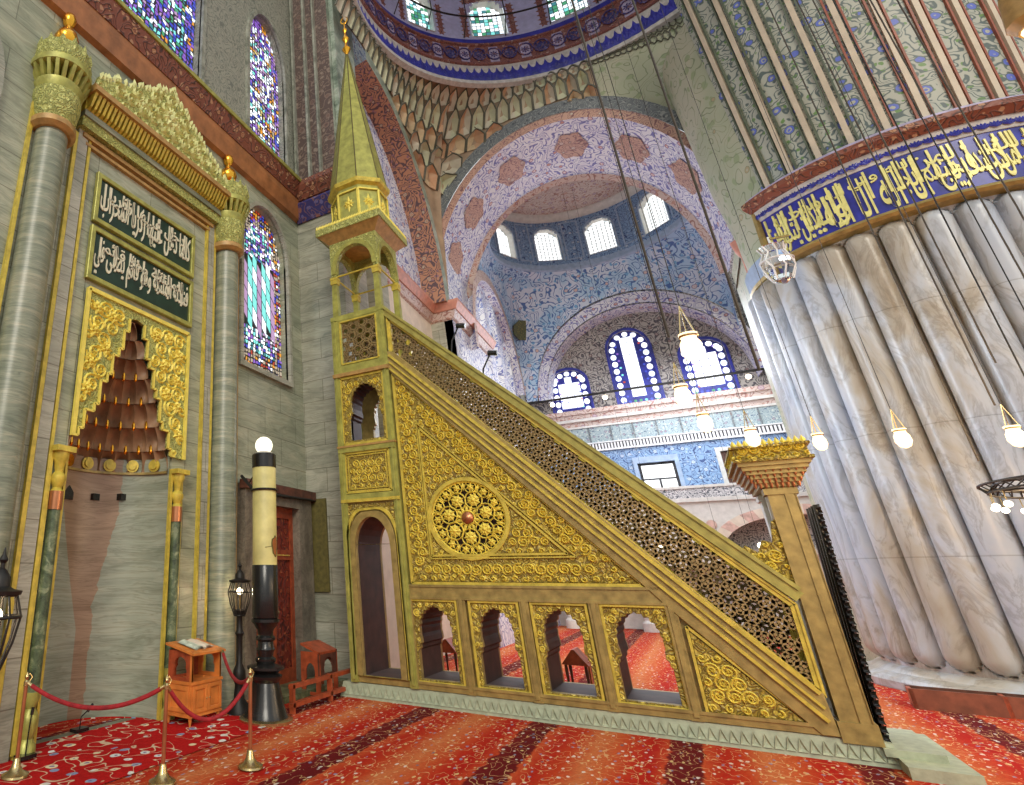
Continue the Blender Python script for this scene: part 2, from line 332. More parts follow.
def m_rug():
    n=NB('rug_red'); fine=n.noise(n.co,26,3,.6); base=n.mix(.5,(.5,.012,.012),n.ramp(fine.outputs[0],[(.35,(.5,.4,.4)),(.65,(1,1,1))]),'MULTIPLY')
    co=n.warp(n.mapp((3,4,1)),1.5,.3); f=n.vor(co,1,'F1',.6)
    colr=n.ramp(n.xyz(f.outputs['Color'])[0],[(0,(.7,.68,.6)),(.35,(.25,.3,.45)),(.6,(.75,.62,.4)),(.8,(.7,.7,.66))],'CONSTANT')
    col=n.mix(n.ramp(f.outputs[0],[(.2,(1,1,1)),(.23,(0,0,0))]),base,colr); col=n.mix(n.ramp(f.outputs[0],[(.08,(1,1,1)),(.1,(0,0,0))]),col,(.2,.15,.3))
    st=n.noise(n.warp(n.mapp(1.6),1,.6),1.8,1,.5); ln=n.ramp(n.math('ABSOLUTE',n.math('SUBTRACT',st.outputs[0],.5)),[(.007,(1,1,1)),(.012,(0,0,0))])
    col=n.mix(n.math('MULTIPLY',ln,.8),col,(.7,.6,.4)); n.bump(fine.outputs[0],.4,.01); return n.out(col,.95,0,.1)
M['rug']=m_rug()
def m_drum():
    n=NB('drum_floral'); w=n.warp(n.mapp((1.6,1.6,1.6)),2,.5); f=n.vor(n.warp(n.mapp((1.5,1.5,1.5)),5,.15),1,'F1',.6); z=n.noise(w,2.3,1,.4)
    cont=n.math('ABSOLUTE',n.math('SUBTRACT',z.outputs[0],.5)); 
    col=n.mix(n.ramp(cont,[(.05,(1,1,1)),(.065,(0,0,0))]),(.5,.48,.42),(.14,.22,.08))
    e=n.vor(w,2.4,'DISTANCE_TO_EDGE',.8); col=n.mix(n.ramp(e.outputs[0],[(.04,(1,1,1)),(.07,(0,0,0))]),col,(.2,.19,.22))
    col=n.mix(n.ramp(f.outputs[0],[(.3,(1,1,1)),(.34,(0,0,0))]),col,(.12,.15,.45)); col=n.mix(n.ramp(f.outputs[0],[(.14,(1,1,1)),(.18,(0,0,0))]),col,(.5,.5,.6)); return n.out(col,.5)
M['drum_floral']=floral('drum_floral',(.4,.41,.34),(.1,.13,.12),(.11,.15,.5),(.14,.25,.08),2.7,.09,.27,rnd=.8)
GL={'white':((.97,1,1),1.5),'pale':((.8,.9,1),1.4),'cyan':((.25,.85,.8),.9),'blue':((.07,.1,.7),.7),'violet':((.3,.14,.65),.8),'red':((.7,.08,.04),.6),'orange':((.9,.38,.04),.8),'green':((.1,.5,.25),.6),'yellow':((.85,.7,.25),.8),'teal':((.08,.35,.4),.6),'mauve':((.55,.35,.6),.8),'sand':((.6,.5,.38),.7)}
G={k:emis('glass_'+k,*v) for k,v in GL.items()}; GN=list(G); GM=[G[k] for k in GN]; gi={k:i for i,k in enumerate(GN)}
M['rail_olive']=flat('rail_olive',(.37,.33,.08),.42,.25,.25,7,.1); M['screen']=flat('screen',(.3,.21,.085),.5,.2,.25,9); M['cable']=flat('cable',(.07,.055,.04),.5,.3,.2); M['lead']=flat('lead',(.05,.045,.05),.5,.3,.3)
M['bulb']=emis('bulb_glow',(1,.86,.6),7); M['globe']=emis('globe_glow',(1,.95,.75),1.6); M['pearl']=emis('lamp_glass_lit',(1,.76,.42),2.2)
M['clear']=None
n_=NB('clear_glass'); n_.b.inputs['Transmission Weight'].default_value=1; M['clear']=n_.out((.9,.93,.9),.05)
# ------------------------------------------------------------------ stained glass builder
def mosaic(name,shape,a0,a1,b0,b1,cell,colour,M3,depth,parent,gap=.18,jit=.0):
    """panes on a lead sheet; shape(a,b)->inside; colour(a,b,i,j)->glass key or None"""
    mb=MB(); na=max(1,round((a1-a0)/cell)); nb=max(1,round((b1-b0)/cell)); da=(a1-a0)/na; db=(b1-b0)/nb
    for i in range(na):
        for j in range(nb):
            a=a0+(i+.5)*da; b=b0+(j+.5)*db
            if not shape(a,b): continue
            k=colour(a,b,i,j)
            if k is None: continue
            mb.mi=gi[k]; g=gap/2; A=[a-da*(.5-g),a+da*(.5-g)]; B=[b-db*(.5-g),b+db*(.5-g)]
            J=lambda q:random.uniform(-jit,jit)*cell
            mb.add([M3(A[0]+J(0),B[0]+J(0),depth),M3(A[1]+J(0),B[0]+J(0),depth),M3(A[1]+J(0),B[1]+J(0),depth),M3(A[0]+J(0),B[1]+J(0),depth)],[(0,1,2,3)])
    o=obj(name,mb,GM,parent,None,False); return o
def py(y): return lambda a,b,d: (a,y-d,b)      # plane facing -y
def px(x): return lambda a,b,d: (x-d,a,b)      # plane facing -x
def in_arch(a0,a1,b0,bs,bt,p=2):
    c=(a0+a1)/2; h=(a1-a0)/2
    def f(a,b,inset=0):
        t=abs(a-c)/(h-inset)
        if t>=1 or b<b0+inset: return False
        return b<bs+(bt-bs-inset)*(1-t**p)**.5
    return f
# ------------------------------------------------------------------ calligraphy
AR={'ا':(0xFE8D,0xFE8E,0,0),'ب':(0xFE8F,0xFE90,0xFE91,0xFE92),'ت':(0xFE95,0xFE96,0xFE97,0xFE98),'ج':(0xFE9D,0xFE9E,0xFE9F,0xFEA0),'ح':(0xFEA1,0xFEA2,0xFEA3,0xFEA4),'خ':(0xFEA5,0xFEA6,0xFEA7,0xFEA8),'د':(0xFEA9,0xFEAA,0,0),'ر':(0xFEAD,0xFEAE,0,0),'ز':(0xFEAF,0xFEB0,0,0),'س':(0xFEB1,0xFEB2,0xFEB3,0xFEB4),'ص':(0xFEB9,0xFEBA,0xFEBB,0xFEBC),'ط':(0xFEC1,0xFEC2,0xFEC3,0xFEC4),'ع':(0xFEC9,0xFECA,0xFECB,0xFECC),'ف':(0xFED1,0xFED2,0xFED3,0xFED4),'ق':(0xFED5,0xFED6,0xFED7,0xFED8),'ك':(0xFED9,0xFEDA,0xFEDB,0xFEDC),'ل':(0xFEDD,0xFEDE,0xFEDF,0xFEE0),'م':(0xFEE1,0xFEE2,0xFEE3,0xFEE4),'ن':(0xFEE5,0xFEE6,0xFEE7,0xFEE8),'ه':(0xFEE9,0xFEEA,0xFEEB,0xFEEC),'و':(0xFEED,0xFEEE,0,0),'ي':(0xFEF1,0xFEF2,0xFEF3,0xFEF4),'ئ':(0xFE89,0xFE8A,0xFE8B,0xFE8C),'ة':(0xFE93,0xFE94,0,0),'ى':(0xFEEF,0xFEF0,0,0)}
def shape_ar(t):
    ws=[]
    for w in t.split(' '):
        s='';prev=False
        for i,ch in enumerate(w):
            f=AR[ch]; dual=f[2]!=0; nxt=dual and i+1<len(w); s+=chr(f[(3 if prev else 2) if nxt else (1 if prev else 0)]); prev=nxt
        ws.append(s[::-1])
    return ' '.join(ws[::-1])
def text_verts(t,w,h,thick=.01,bold=.012):
    """filled lettering fitted to w x h, centred, returned as (verts2d+depth, faces)"""
    cu=bpy.data.curves.new('tmp','FONT'); cu.body=shape_ar(t); cu.size=1; cu.offset=bold; cu.extrude=.01; cu.resolution_u=2
    o=bpy.data.objects.new('tmp',cu); COL.objects.link(o); bpy.context.view_layer.update()
    me=bpy.data.meshes.new_from_object(o.evaluated_get(bpy.context.evaluated_depsgraph_get())); bpy.data.objects.remove(o); bpy.data.curves.remove(cu)
    xs=[v.co.x for v in me.vertices]; ys=[v.co.y for v in me.vertices]; X0,X1,Y0,Y1=min(xs),max(xs),min(ys),max(ys)
    vs=[((v.co.x-(X0+X1)/2)*w/(X1-X0),(v.co.y-(Y0+Y1)/2)*h/(Y1-Y0),v.co.z/.01*thick/2) for v in me.vertices]
    fs=[list(p.vertices) for p in me.polygons]; bpy.data.meshes.remove(me); return vs,fs
# ------------------------------------------------------------------ arabesque relief
def inside(poly,x,y):
    c=False; n=len(poly)
    for i in range(n):
        x1,y1=poly[i]; x2,y2=poly[(i+1)%n]
        if (y1>y)!=(y2>y) and x<(x2-x1)*(y-y1)/(y2-y1)+x1: c=not c
    return c
def pdist(poly,x,y):
    d=1e9; n=len(poly)
    for i in range(n):
        x1,y1=poly[i]; x2,y2=poly[(i+1)%n]; L=(x2-x1)**2+(y2-y1)**2+1e-12; t=max(0,min(1,((x-x1)*(x2-x1)+(y-y1)*(y2-y1))/L))
        d=min(d,math.hypot(x-x1-t*(x2-x1),y-y1-t*(y2-y1)))
    return d
def ribbon(mb,M3,pts,w,h):
    n=len(pts)
    if n<2: return
    vs=[]
    for i,(a,b) in enumerate(pts):
        a1,b1=pts[max(i-1,0)]; a2,b2=pts[min(i+1,n-1)]; L=math.hypot(a2-a1,b2-b1)+1e-9; na,nb=-(b2-b1)/L,(a2-a1)/L
        ww=w*(1 if 0<i<n-1 else .3)
        vs+= [M3(a-na*ww,b-nb*ww,0),M3(a,b,h),M3(a+na*ww,b+nb*ww,0)]
    mb.add(vs,[(i*3+j,i*3+j+1,i*3+j+4,i*3+j+3) for i in range(n-1) for j in range(2)])
def leaf(mb,M3,a,b,ang,L,w,h):
    ca,sa=cos(ang),sin(ang); P=lambda u,v:(a+u*ca-v*sa,b+u*sa+v*ca)
    q=[P(0,0),P(L*.45,w),P(L,0),P(L*.45,-w)]
    mb.add([M3(*p,0) for p in q]+[M3(*P(L*.45,0),h)],[(0,1,4),(1,2,4),(2,3,4),(3,0,4)])
def flower(mb,M3,a,b,r,h,n=6,ph=0):
    for k in range(n): leaf(mb,M3,a,b,ph+2*PI*k/n,r,r*.3,h)
    mb.add([M3(a+r*.3*cos(2*PI*k/6),b+r*.3*sin(2*PI*k/6),h*.6) for k in range(6)]+[M3(a,b,h*1.5)],[(k,(k+1)%6,6) for k in range(6)])
def scrolls(mb,M3,poly,cell,h,w=None,holes=()):
    w=w or cell*.055; xs=[p[0] for p in poly]; ys=[p[1] for p in poly]
    j=0; y=min(ys)+cell*.3
    while y<max(ys):
        x=min(xs)+cell*(.5 if j%2 else .0)+cell*.3; i=0
        while x<max(xs):
            if inside(poly,x,y) and not any(inside(q,x,y) for q in holes):
                d=min([pdist(poly,x,y)]+[pdist(q,x,y) for q in holes]); R=min(cell*.56,d*.93)
                if R>cell*.2:
                    hd=1 if (i+j)%2 else -1; ph=random.uniform(0,6.28); T=1.6*2*PI if R>cell*.35 else 2*PI
                    pts=[(x+R*(1-.8*t/T)*cos(ph+hd*t),y+R*(1-.8*t/T)*sin(ph+hd*t)) for t in [T*k/18 for k in range(19)]]
                    ribbon(mb,M3,pts,w,h)
                    for k in (1,4,7,10): 
                        a,b=pts[k]; an=ph+hd*T*k/18; leaf(mb,M3,a,b,an+PI+hd*.5,R*.42,R*.13,h)
                    flower(mb,M3,x,y,R*.3,h*1.2,5,ph)
            x+=cell; i+=1
        y+=cell*.87; j+=1
# ------------------------------------------------------------------ girih screen
def clip(poly,a,b):
    t0,t1=0,1; n=len(poly); area=sum(poly[i][0]*poly[(i+1)%n][1]-poly[(i+1)%n][0]*poly[i][1] for i in range(n)); s=1 if area>0 else -1
    for i in range(n):
        x1,y1=poly[i]; x2,y2=poly[(i+1)%n]; nx,ny=-(y2-y1)*s,(x2-x1)*s
        da=(a[0]-x1)*nx+(a[1]-y1)*ny; db=(b[0]-x1)*nx+(b[1]-y1)*ny
        if da<0 and db<0: return None
        if da<0: t0=max(t0,da/(da-db))
        elif db<0: t1=min(t1,da/(da-db))
    if t0>=t1: return None
    L=lambda t:(a[0]+(b[0]-a[0])*t,a[1]+(b[1]-a[1])*t); return L(t0),L(t1)
def girih(mb,M3,nrm,poly,s,w,d,rot=0,rho=.5):
    ap=s*.866; ca,sa=cos(rot),sin(rot); cx=sum(p[0] for p in poly)/len(poly); cy=sum(p[1] for p in poly)/len(poly); R=max(math.hypot(p[0]-cx,p[1]-cy) for p in poly)
    N=int(R/ap)+2
    for q in range(-N,N+1):
        for r in range(-N,N+1):
            hx=1.5*s*q; hy=2*ap*(r+q/2)
            if math.hypot(hx,hy)>R+2*s: continue
            mid=[(hx+ap*cos(PI/6+PI/3*k),hy+ap*sin(PI/6+PI/3*k)) for k in range(6)]
            inn=[(hx+rho*s*cos(PI/3+PI/3*k),hy+rho*s*sin(PI/3+PI/3*k)) for k in range(6)]
            seg=[]
            for k in range(6): seg+= [(mid[k],inn[k]),(inn[k],mid[(k+1)%6])]
            for k in range(6): seg.append((inn[k],(hx+s*cos(PI/3+PI/3*k),hy+s*sin(PI/3+PI/3*k))))
            for a,b in seg:
                a=(cx+a[0]*ca-a[1]*sa,cy+a[0]*sa+a[1]*ca); b=(cx+b[0]*ca-b[1]*sa,cy+b[0]*sa+b[1]*ca)
                c=clip(poly,a,b)
                if c and math.hypot(c[0][0]-c[1][0],c[0][1]-c[1][1])>.005: mb.bar(M3(*c[0],0),M3(*c[1],0),w,d,nrm)
# ================================================================== THE SETTING
mb=MB(); mb.box(-8,34,-30,8.8,-.3,0); struct(obj('floor',mb,M['carpet'],smooth=False))
YQ=7.12
# left (mihrab) wall, lower marble storey with openings
w1=arch(9.5,11.45,6.42,9.6,10.88,14); w0=arch(1.3,3.15,6.42,9.1,10.35,14)
door_h=rect(9.62,11.5,0,3.5); nich=rect(5.25,7.45,0.0,3.95)
low=rect(-8,12.15,-.05,11.45)
hood_h=[(5.25,3.95),(7.45,3.95),(7.45,4.0),(7.2,4.35),(6.95,5.0),(6.7,5.6),(6.5,6.2),(6.3,6.2),(6.1,5.6),(5.85,5.0),(5.6,4.35),(5.35,4.0)]
SH=[(5.28,4.0),(5.38,4.0),(5.38,4.12),(5.46,4.12),(5.46,4.42),(5.63,4.42),(5.63,4.55),(5.71,4.55),(5.71,4.95),(5.83,4.95),(5.83,5.1),(5.91,5.1),(5.91,5.45),(6.03,5.45),(6.03,5.6),(6.11,5.6),(6.11,5.95),(6.21,5.95),(6.21,6.2)]
nh=rect(5.26,7.48,.001,6.3)
struct(plate('wall_left',low,[w1,w0,rect(9.62,11.5,.001,3.5),nh],.5,MY,(0,YQ+.25,0),M['marble_green'],None))
uw=[arch(4.9,7.75,12.6,16.2,18.4,14),arch(9.75,11.6,12.6,16.2,17.9,14)]
struct(plate('wall_left_upper',rect(-8,12.15,11.45,24),uw,.5,MY,(0,YQ+.25,0),M['upper_wall'],None))
mb=MB(); mb.box(-8,13,YQ+1.6,YQ+1.7,-.1,24); struct(obj('wall_left_outer',mb,M['marble_grey']))
# cornice along the wall and round the corner pier
def cornice(name,path,prof,mat):
    """path in plan (x,y) with outward side to the right of travel; prof = (out,z)"""
    mb=MB(); n=len(path); rings=[]
    for i,(x,y) in enumerate(path):
        def nrm(a,b): dx,dy=b[0]-a[0],b[1]-a[1]; L=math.hypot(dx,dy); return (dy/L,-dx/L)
        if i==0: N=nrm(path[0],path[1]); k=1
        elif i==n-1: N=nrm(path[-2],path[-1]); k=1
        else:
            a=nrm(path[i-1],path[i]); b=nrm(path[i],path[i+1]); N=(a[0]+b[0],a[1]+b[1]); L=math.hypot(*N); N=(N[0]/L,N[1]/L); k=1/max(.3,(N[0]*a[0]+N[1]*a[1]))
        rings.append([(x+N[0]*o*k,y+N[1]*o*k,z) for o,z in prof])
    m=len(prof); mb.add([p for r in rings for p in r],[(i*m+j,i*m+j+1,(i+1)*m+j+1,(i+1)*m+j) for i in range(n-1) for j in range(m-1)]+[list(range(m)),[(n-1)*m+j for j in range(m)]])
    return obj(name,mb,mat,smooth=False)
pw=[(-8,YQ),(12.12,YQ)]
struct(cornice('trim_1',pw,[(0,11.35),(.12,11.4),(.22,11.75),(.24,11.9),(0,11.9)],M['cornice_orange']))
struct(cornice('trim_2',pw,[(.0,11.9),(.26,11.9),(.42,12.25),(.42,12.3),(0,12.3)],M['cornice_carved']))
struct(cornice('trim_3',pw,[(.0,12.3),(.46,12.3),(.48,12.38),(0,12.4)],M['gold_green']))
pp=[(12.15,YQ-.05),(12.15,5.78),(13.4,5.78)]
struct(cornice('trim_4',pp,[(0,11.3),(.05,11.3),(.3,11.75),(.3,11.8),(0,11.85)],M['cornice_blue']))
struct(cornice('trim_5',pp,[(0,11.85),(.3,11.85),(.5,12.2),(.5,12.35),(0,12.4)],M['cornice_carved']))
# corner pier beside the minbar
mb=MB(); mb.box(12.15,13.6,5.78,YQ+.6,0,11.4); struct(obj('wall_corner_pier',mb,M['marble_grey'],smooth=False))
mb=MB(); mb.box(12.15,13.6,5.78,YQ+.6,11.4,24); o=obj('wall_corner_pier_upper',mb,[M['brown_paint'],M['mossy_marble']],smooth=False); struct(o)
for p in o.data.polygons:
    if abs(p.normal.y)>.9: p.material_index=1
mb=MB(); mb.box(12.3,13.7,5.62,5.77,12.45,27); struct(obj('trim_91',mb,M['mossy_marble'],smooth=False))
mb=MB(); mb.box(12.02,12.15,6.55,6.62,12.4,24); mb.box(12.02,12.15,6.2,6.26,12.4,24); mb.box(12.02,12.15,7.0,7.06,12.4,24)
struct(obj('trim_6',mb,M['upper_marble'],smooth=False))
mb=MB(); mb.box(12.1,12.16,6.6,7.05,1.7,3.7); struct(obj('trim_7',mb,M['olive'],smooth=False))
# window frames and glazing
def col_border(a,b,i,j):
    return random.choice(['sand','orange','blue','sand','white','red','sand','violet','sand'])
def window_lower(name,a0,a1,b0,bs,bt):
    fr=plate(name,arch(a0-.1,a1+.1,b0-.12,bs,bt+.12,14),[arch(a0,a1,b0,bs,bt,14)],.14,MY,(0,YQ-.02,0),M['marble_grey'],None); struct(fr)
    mb=MB(); mb.add(*plate_mesh(arch(a0-.02,a1+.02,b0,bs,bt,14),[],.03,MY,(0,YQ+.2,0))); obj('leading',mb,M['lead'],fr)
    f=in_arch(a0,a1,b0,bs,bt); c=(a0+a1)/2
    fin=in_arch(a0+.34,a1-.34,b0+.5,bs-.1,bt-.45)
    def col(a,b,i,j):
        if fin(a,b): return None
        return col_border(a,b,i,j)
    mosaic('pane',f,a0,a1,b0,bt,.1,col,py(YQ+.18),0,fr,.3,.22)
    def inn(a,b,i,j):
        if b>bs-.2 or b<b0+1.1: return random.choice(['cyan','blue','pale','violet','mauve','white','teal'])
        return None
    mosaic('pane',fin,a0,a1,b0,bt,.1,inn,py(YQ+.175),0,fr,.25,.22)
    # slanting lattice of cyan and mauve panes in the middle
    mb=MB(); w,h=.17,.33; sl=-.75
    for i in range(-14,15):
        for j in range(-14,15):
            a=c+i*w*1.15; b=(b0+bs)/2+.3+j*h*1.12+i*w*1.15*sl*1.6
            if not fin(a,b) or b>bs-.25 or b<b0+1.15: continue
            mb.mi=gi['mauve' if i%3==0 else ('cyan' if (i+j)%3 else 'pale')]
            P=py(YQ+.17); mb.add([P(a-w/2,b-h/2+w*.5,0),P(a+w/2,b-h/2-w*.5,0),P(a+w/2,b+h/2-w*.5,0),P(a-w/2,b+h/2+w*.5,0)],[(0,1,2,3)])
    obj('lattice_panes',mb,GM,fr,smooth=False)
    return fr
window_lower('window_1',9.5,11.45,6.42,9.6,10.88); window_lower('window_2',1.3,3.15,6.42,9.1,10.35)
def window_upper(name,a0,a1,b0,bs,bt,bw,mix,bord):
    fr=plate(name,arch(a0-.12,a1+.12,b0-.15,bs,bt+.12,14),[arch(a0,a1,b0,bs,bt,14)],.12,MY,(0,YQ-.02,0),M['upper_marble'],None); struct(fr)
    mb=MB(); mb.add(*plate_mesh(arch(a0-.02,a1+.02,b0,bs,bt,14),[],.03,MY,(0,YQ+.22,0))); obj('leading',mb,M['lead'],fr)
    f=in_arch(a0,a1,b0,bs,bt)
    def col(a,b,i,j):
        if not f(a,b,bw): 
            if (i//2+j//2)%4==0: return 'orange' if random.random()<.5 else 'pale'
            return random.choice(bord)
        t=sin(a*5+sin(b*4)*1.6)*cos(b*5+a*3)
        if t>.75: return 'orange' if random.random()<.6 else 'yellow'
        if t<-.6: return random.choice(['violet','mauve','pale'])
        return random.choice(mix)
    mosaic('pane',f,a0,a1,b0,bt,.125,col,py(YQ+.2),0,fr,.28,.25)
    return fr
window_upper('window_3',4.9,7.75,12.6,16.2,18.4,.42,['cyan','teal','blue','pale','green','blue','cyan','violet'],['blue','violet','blue'])
window_upper('window_4',9.75,11.6,12.6,16.2,17.9,.3,['pale','white','mauve','blue','violet','pale','cyan','sand'],['violet','blue','violet','mauve'])
# red carved door in its stone frame
M['jamb_stone']=marble('jamb_stone',(.09,.075,.06),(.2,.17,.13),(.3,.26,.2),1.5,.5); fr=plate('door_1',rect(9.42,12.0,0,3.78),[rect(9.78,11.45,.001,3.42)],.3,MY,(0,YQ-.05,0),M['jamb_stone'],None); struct(fr)
mb=MB(); mb.box(9.36,12.1,YQ-.28,YQ-.1,3.66,3.84); obj('lintel',mb,M['dark_wood'],fr)
for k in (0,1):
    x0=9.78+k*.84; L=plate('door_leaf',rect(x0,x0+.83,.02,3.42),[rect(x0+.12,x0+.71,2.55,3.2),rect(x0+.12,x0+.71,.3,2.35)],.08,MY,(0,YQ+.02,0),M['red_wood'],fr)
    mb=MB(); mb.box(x0+.1,x0+.73,YQ+.01,YQ+.04,.28,3.22); obj('carved_panel',mb,M['door_red'],L)
    mb=MB()
    for i in range(9): mb.sphere((x0+.2+.055*i,YQ-.03,2.44),.014,6,4)
    obj('stud',mb,M['gold'],L); L2=MB(); L2.tube([(x0+.68-k*.55,YQ-.03,1.3),(x0+.68-k*.55,YQ-.08,1.35),(x0+.68-k*.55,YQ-.03,1.4)],.015); obj('door_handle',L2,M['brass'],L)
mb=MB(); mb.box(9.6,12.0,6.2,YQ-.2,0,.1); struct(obj('trim_8',mb,M['serpentine'],smooth=False))
# ================================================================== MIHRAB
MH=thing('mihrab','tall green-grey marble prayer niche with brown honeycomb hood, gilt spandrels and white lettering','prayer niche',(6.45,YQ,0))
# concave niche wall
cx0=6.35
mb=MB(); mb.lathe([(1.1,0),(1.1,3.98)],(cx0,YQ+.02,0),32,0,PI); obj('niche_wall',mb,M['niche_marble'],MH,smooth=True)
for k,(xx,zz) in enumerate(((6.2,3.3),(6.72,3.3),(7.12,3.32))):
    mb=MB()
    yy=YQ+.02+math.sqrt(max(0,1.1**2-(xx-cx0)**2))
    if k==0: mb.hull([(xx-.09,yy-.03,zz-.08),(xx+.09,yy-.03,zz-.08),(xx+.09,yy-.03,zz+.04),(xx,yy-.03,zz+.15),(xx-.09,yy-.03,zz+.04)],[(xx-.09,yy+.1,zz-.08),(xx+.09,yy+.1,zz-.08),(xx+.09,yy+.1,zz+.04),(xx,yy+.1,zz+.15),(xx-.09,yy+.1,zz+.04)])
    else: mb.box(xx-.07,xx+.07,yy-.05,yy+.1,zz-.05,zz+.06)
    obj('niche_recess',mb,M['black'],MH)
# muqarnas hood: corbelled tiers of small cells
tiers=[(1.1,3.72,4.1,13),(.98,4.1,4.5,12),(.84,4.5,4.9,10),(.68,4.9,5.3,8),(.5,5.3,5.62,6),(.32,5.62,5.92,4),(.17,5.92,6.22,3)]
mb=MB(); pend=MB()
for ti,(R,z0,z1,nc) in enumerate(tiers):
    Rn=tiers[ti+1][0] if ti+1<len(tiers) else .03; h=z1-z0
    def fn(u,v,R=R,Rn=Rn,z0=z0,h=h,nc=nc,ti=ti):
        a=u*PI; ph=(u*nc+.5*(ti%2))%1; sc=abs(ph-.5)*2      # 0 mid-cell, 1 rib
        top=1-(1-sc)**2*.0; vv=v; bell=(1-vv)**.6
        r=Rn+(R-Rn)*(1-vv**2.2*(1-.55*(1-sc**2)*1))+.13*R*(1-sc**2)*sin(PI*min(1,vv*1.05)) - .04*sc
        return (cx0+r*cos(a),YQ+.03+max(0,r*sin(a)),z0+h*vv)
    mb.grid(fn,nc*8,8)
    mb.grid(lambda u,v,R=R,Rn=Rn,z1=z1:(cx0+(Rn+(R*.5+Rn*.5-Rn)*(1-v))*cos(u*PI),YQ+.03+(Rn+(R*.5-Rn*.5)*(1-v))*sin(u*PI),z1),24,1)
    if 0<ti<5:
        for k in range(nc+1):
            a=(k/nc)*PI; 
            if 0.05<a<PI-.05: pend=MB(); pend.lathe([(.005,-.12),(.028,-.09),(.03,0),(.01,.05)],(cx0+(R-.1)*cos(a),YQ+.03+(R-.1)*sin(a),z0+.05),8); obj('pendant_bead',pend,M['bright_gold'],MH)
obj('honeycomb_hood',mb,M['hood'],MH,ang=40)
for k in range(7):      # gilt discs round the foot of the hood
    a=PI*(k+.7)/8.2; mb=MB(); R=1.07
    for rr_,d in ((.11,.0),(.07,.03)):
        c=Vector((cx0+(R-d)*cos(a),YQ+.03+(R-d)*sin(a),3.86)); t=Vector((-sin(a),cos(a),0)); nn=Vector((-cos(a),-sin(a),0))
        A=[c+t*rr_*cos(q*PI/8)+Vector((0,0,1))*rr_*sin(q*PI/8) for q in range(16)]; mb.hull(A,[p+nn*.03 for p in A])
    obj('gilt_disc',mb,M['bright_gold'] if k>3 else M['gold'],MH)
mb=MB(); mb.lathe([(1.12,3.7),(1.05,3.71),(1.05,3.75),(1.12,3.76)],(cx0,YQ+.03,0),32,0,PI); obj('hood_moulding',mb,M['gold_dark'],MH)
# gilt spandrels with stepped edge
st=[(5.28,4.0),(5.37,4.0),(5.37,4.12),(5.45,4.12),(5.45,4.42),(5.62,4.42),(5.62,4.55),(5.7,4.55),(5.7,4.95),(5.82,4.95),(5.82,5.1),(5.9,5.1),(5.9,5.45),(6.02,5.45),(6.02,5.6),(6.1,5.6),(6.1,5.95),(6.2,5.95),(6.2,6.2),(6.38,6.25)]
R_=[(2*6.38-a,b) for a,b in st[:-1]][::-1]
sp_out=[(5.28,6.4),(5.28,4.0)]+st[1:]+R_[:-1]+[(7.6,3.98),(7.72,3.98),(7.72,6.4)]
sp=plate('spandrel',sp_out,[],.06,MY,(0,YQ-.02,0),M['gold_carved_lime'],MH)
mb=MB(); P=py(YQ-.05); poly=[(a,b) for a,b in sp_out]; scrolls(mb,lambda a,b,d:P(a,b,d),poly,.3,.035,.022)
for a,b in ((5.5,6.15),(5.85,6.1),(5.48,5.75),(5.75,5.5),(5.45,5.2),(5.45,4.75),(6.85,6.1),(7.2,6.15),(7.5,5.9),(7.1,5.6),(7.45,5.4),(7.5,4.9),(7.2,5.1),(7.55,4.4)): flower(mb,P,a,b,.14,.06,7)
obj('gilt_relief',mb,M['gold_relief'],sp,smooth=False)
def frame(name,a0,a1,b0,b1,w,y,th,mat,parent,M_=MY):
    at=(0,y,0) if M_ is MY else (y,0,0)
    return plate(name,rect(a0,a1,b0,b1),[rect(a0+w,a1-w,b0+w,b1-w)],th,M_,at,mat,parent,bevel=.008)
mb=MB()
for pts in ([(5.28,3.98),(5.28,6.42),(7.72,6.42),(7.72,3.98)],):
    for k in range(3):
        a,b=pts[k],pts[k+1]; mb.bar((a[0],YQ-.06,a[1]),(b[0],YQ-.06,b[1]),.07,.05,(0,-1,0))
for k in range(len(st)-2):
    for s_ in (0,1):
        a,b=st[k],st[k+1]
        if s_: a,b=(12.76-a[0],a[1]),(12.76-b[0],b[1])
        mb.bar((a[0],YQ-.06,a[1]),(b[0],YQ-.06,b[1]),.035,.04,(0,-1,0))
obj('spandrel_edge',mb,M['gold_relief'],sp,smooth=False)
# inscription panels
for nm,(b0,b1),T1 in (('upper',(7.74,8.62),'كلما دخل عليها زكريا المحراب'),('lower',(6.64,7.53),'فنادته الملئكة وهو قائم يصلى في')):
    pn=plate('inscription_panel',rect(5.24,7.72,b0,b1),[],.05,MY,(0,YQ-.02,0),M['panel_green'],MH,nm+' dark green panel with white Arabic lettering')
    frame('panel_frame',5.18,7.78,b0-.06,b1+.06,.09,YQ-.05,.08,M['gold_green'],pn)
    vs,fs=text_verts(T1,2.35,(b1-b0)*.8,.02,.006); mb=MB(); c=((5.24+7.72)/2,(b0+b1)/2)
    mb.add([(c[0]+v[0],YQ-.055-v[2],c[1]+v[1]) for v in vs],fs); obj('lettering',mb,M['letter'],pn,smooth=False)
    ws=T1.split(' '); T2=' '.join(ws[1:4]); vs,fs=text_verts(T2,2.0,(b1-b0)*.4,.02,.008); mb=MB()
    mb.add([(c[0]+v[0],YQ-.055-v[2],c[1]+v[1]+(b1-b0)*.2) for v in vs],fs)
    for k in range(7):
        xx=5.42+k*.34+random.uniform(-.05,.05); mb.box(xx,xx+.035,YQ-.065,YQ-.045,b0+.3,b1-.08)
    obj('lettering',mb,M['letter'],pn,smooth=False)
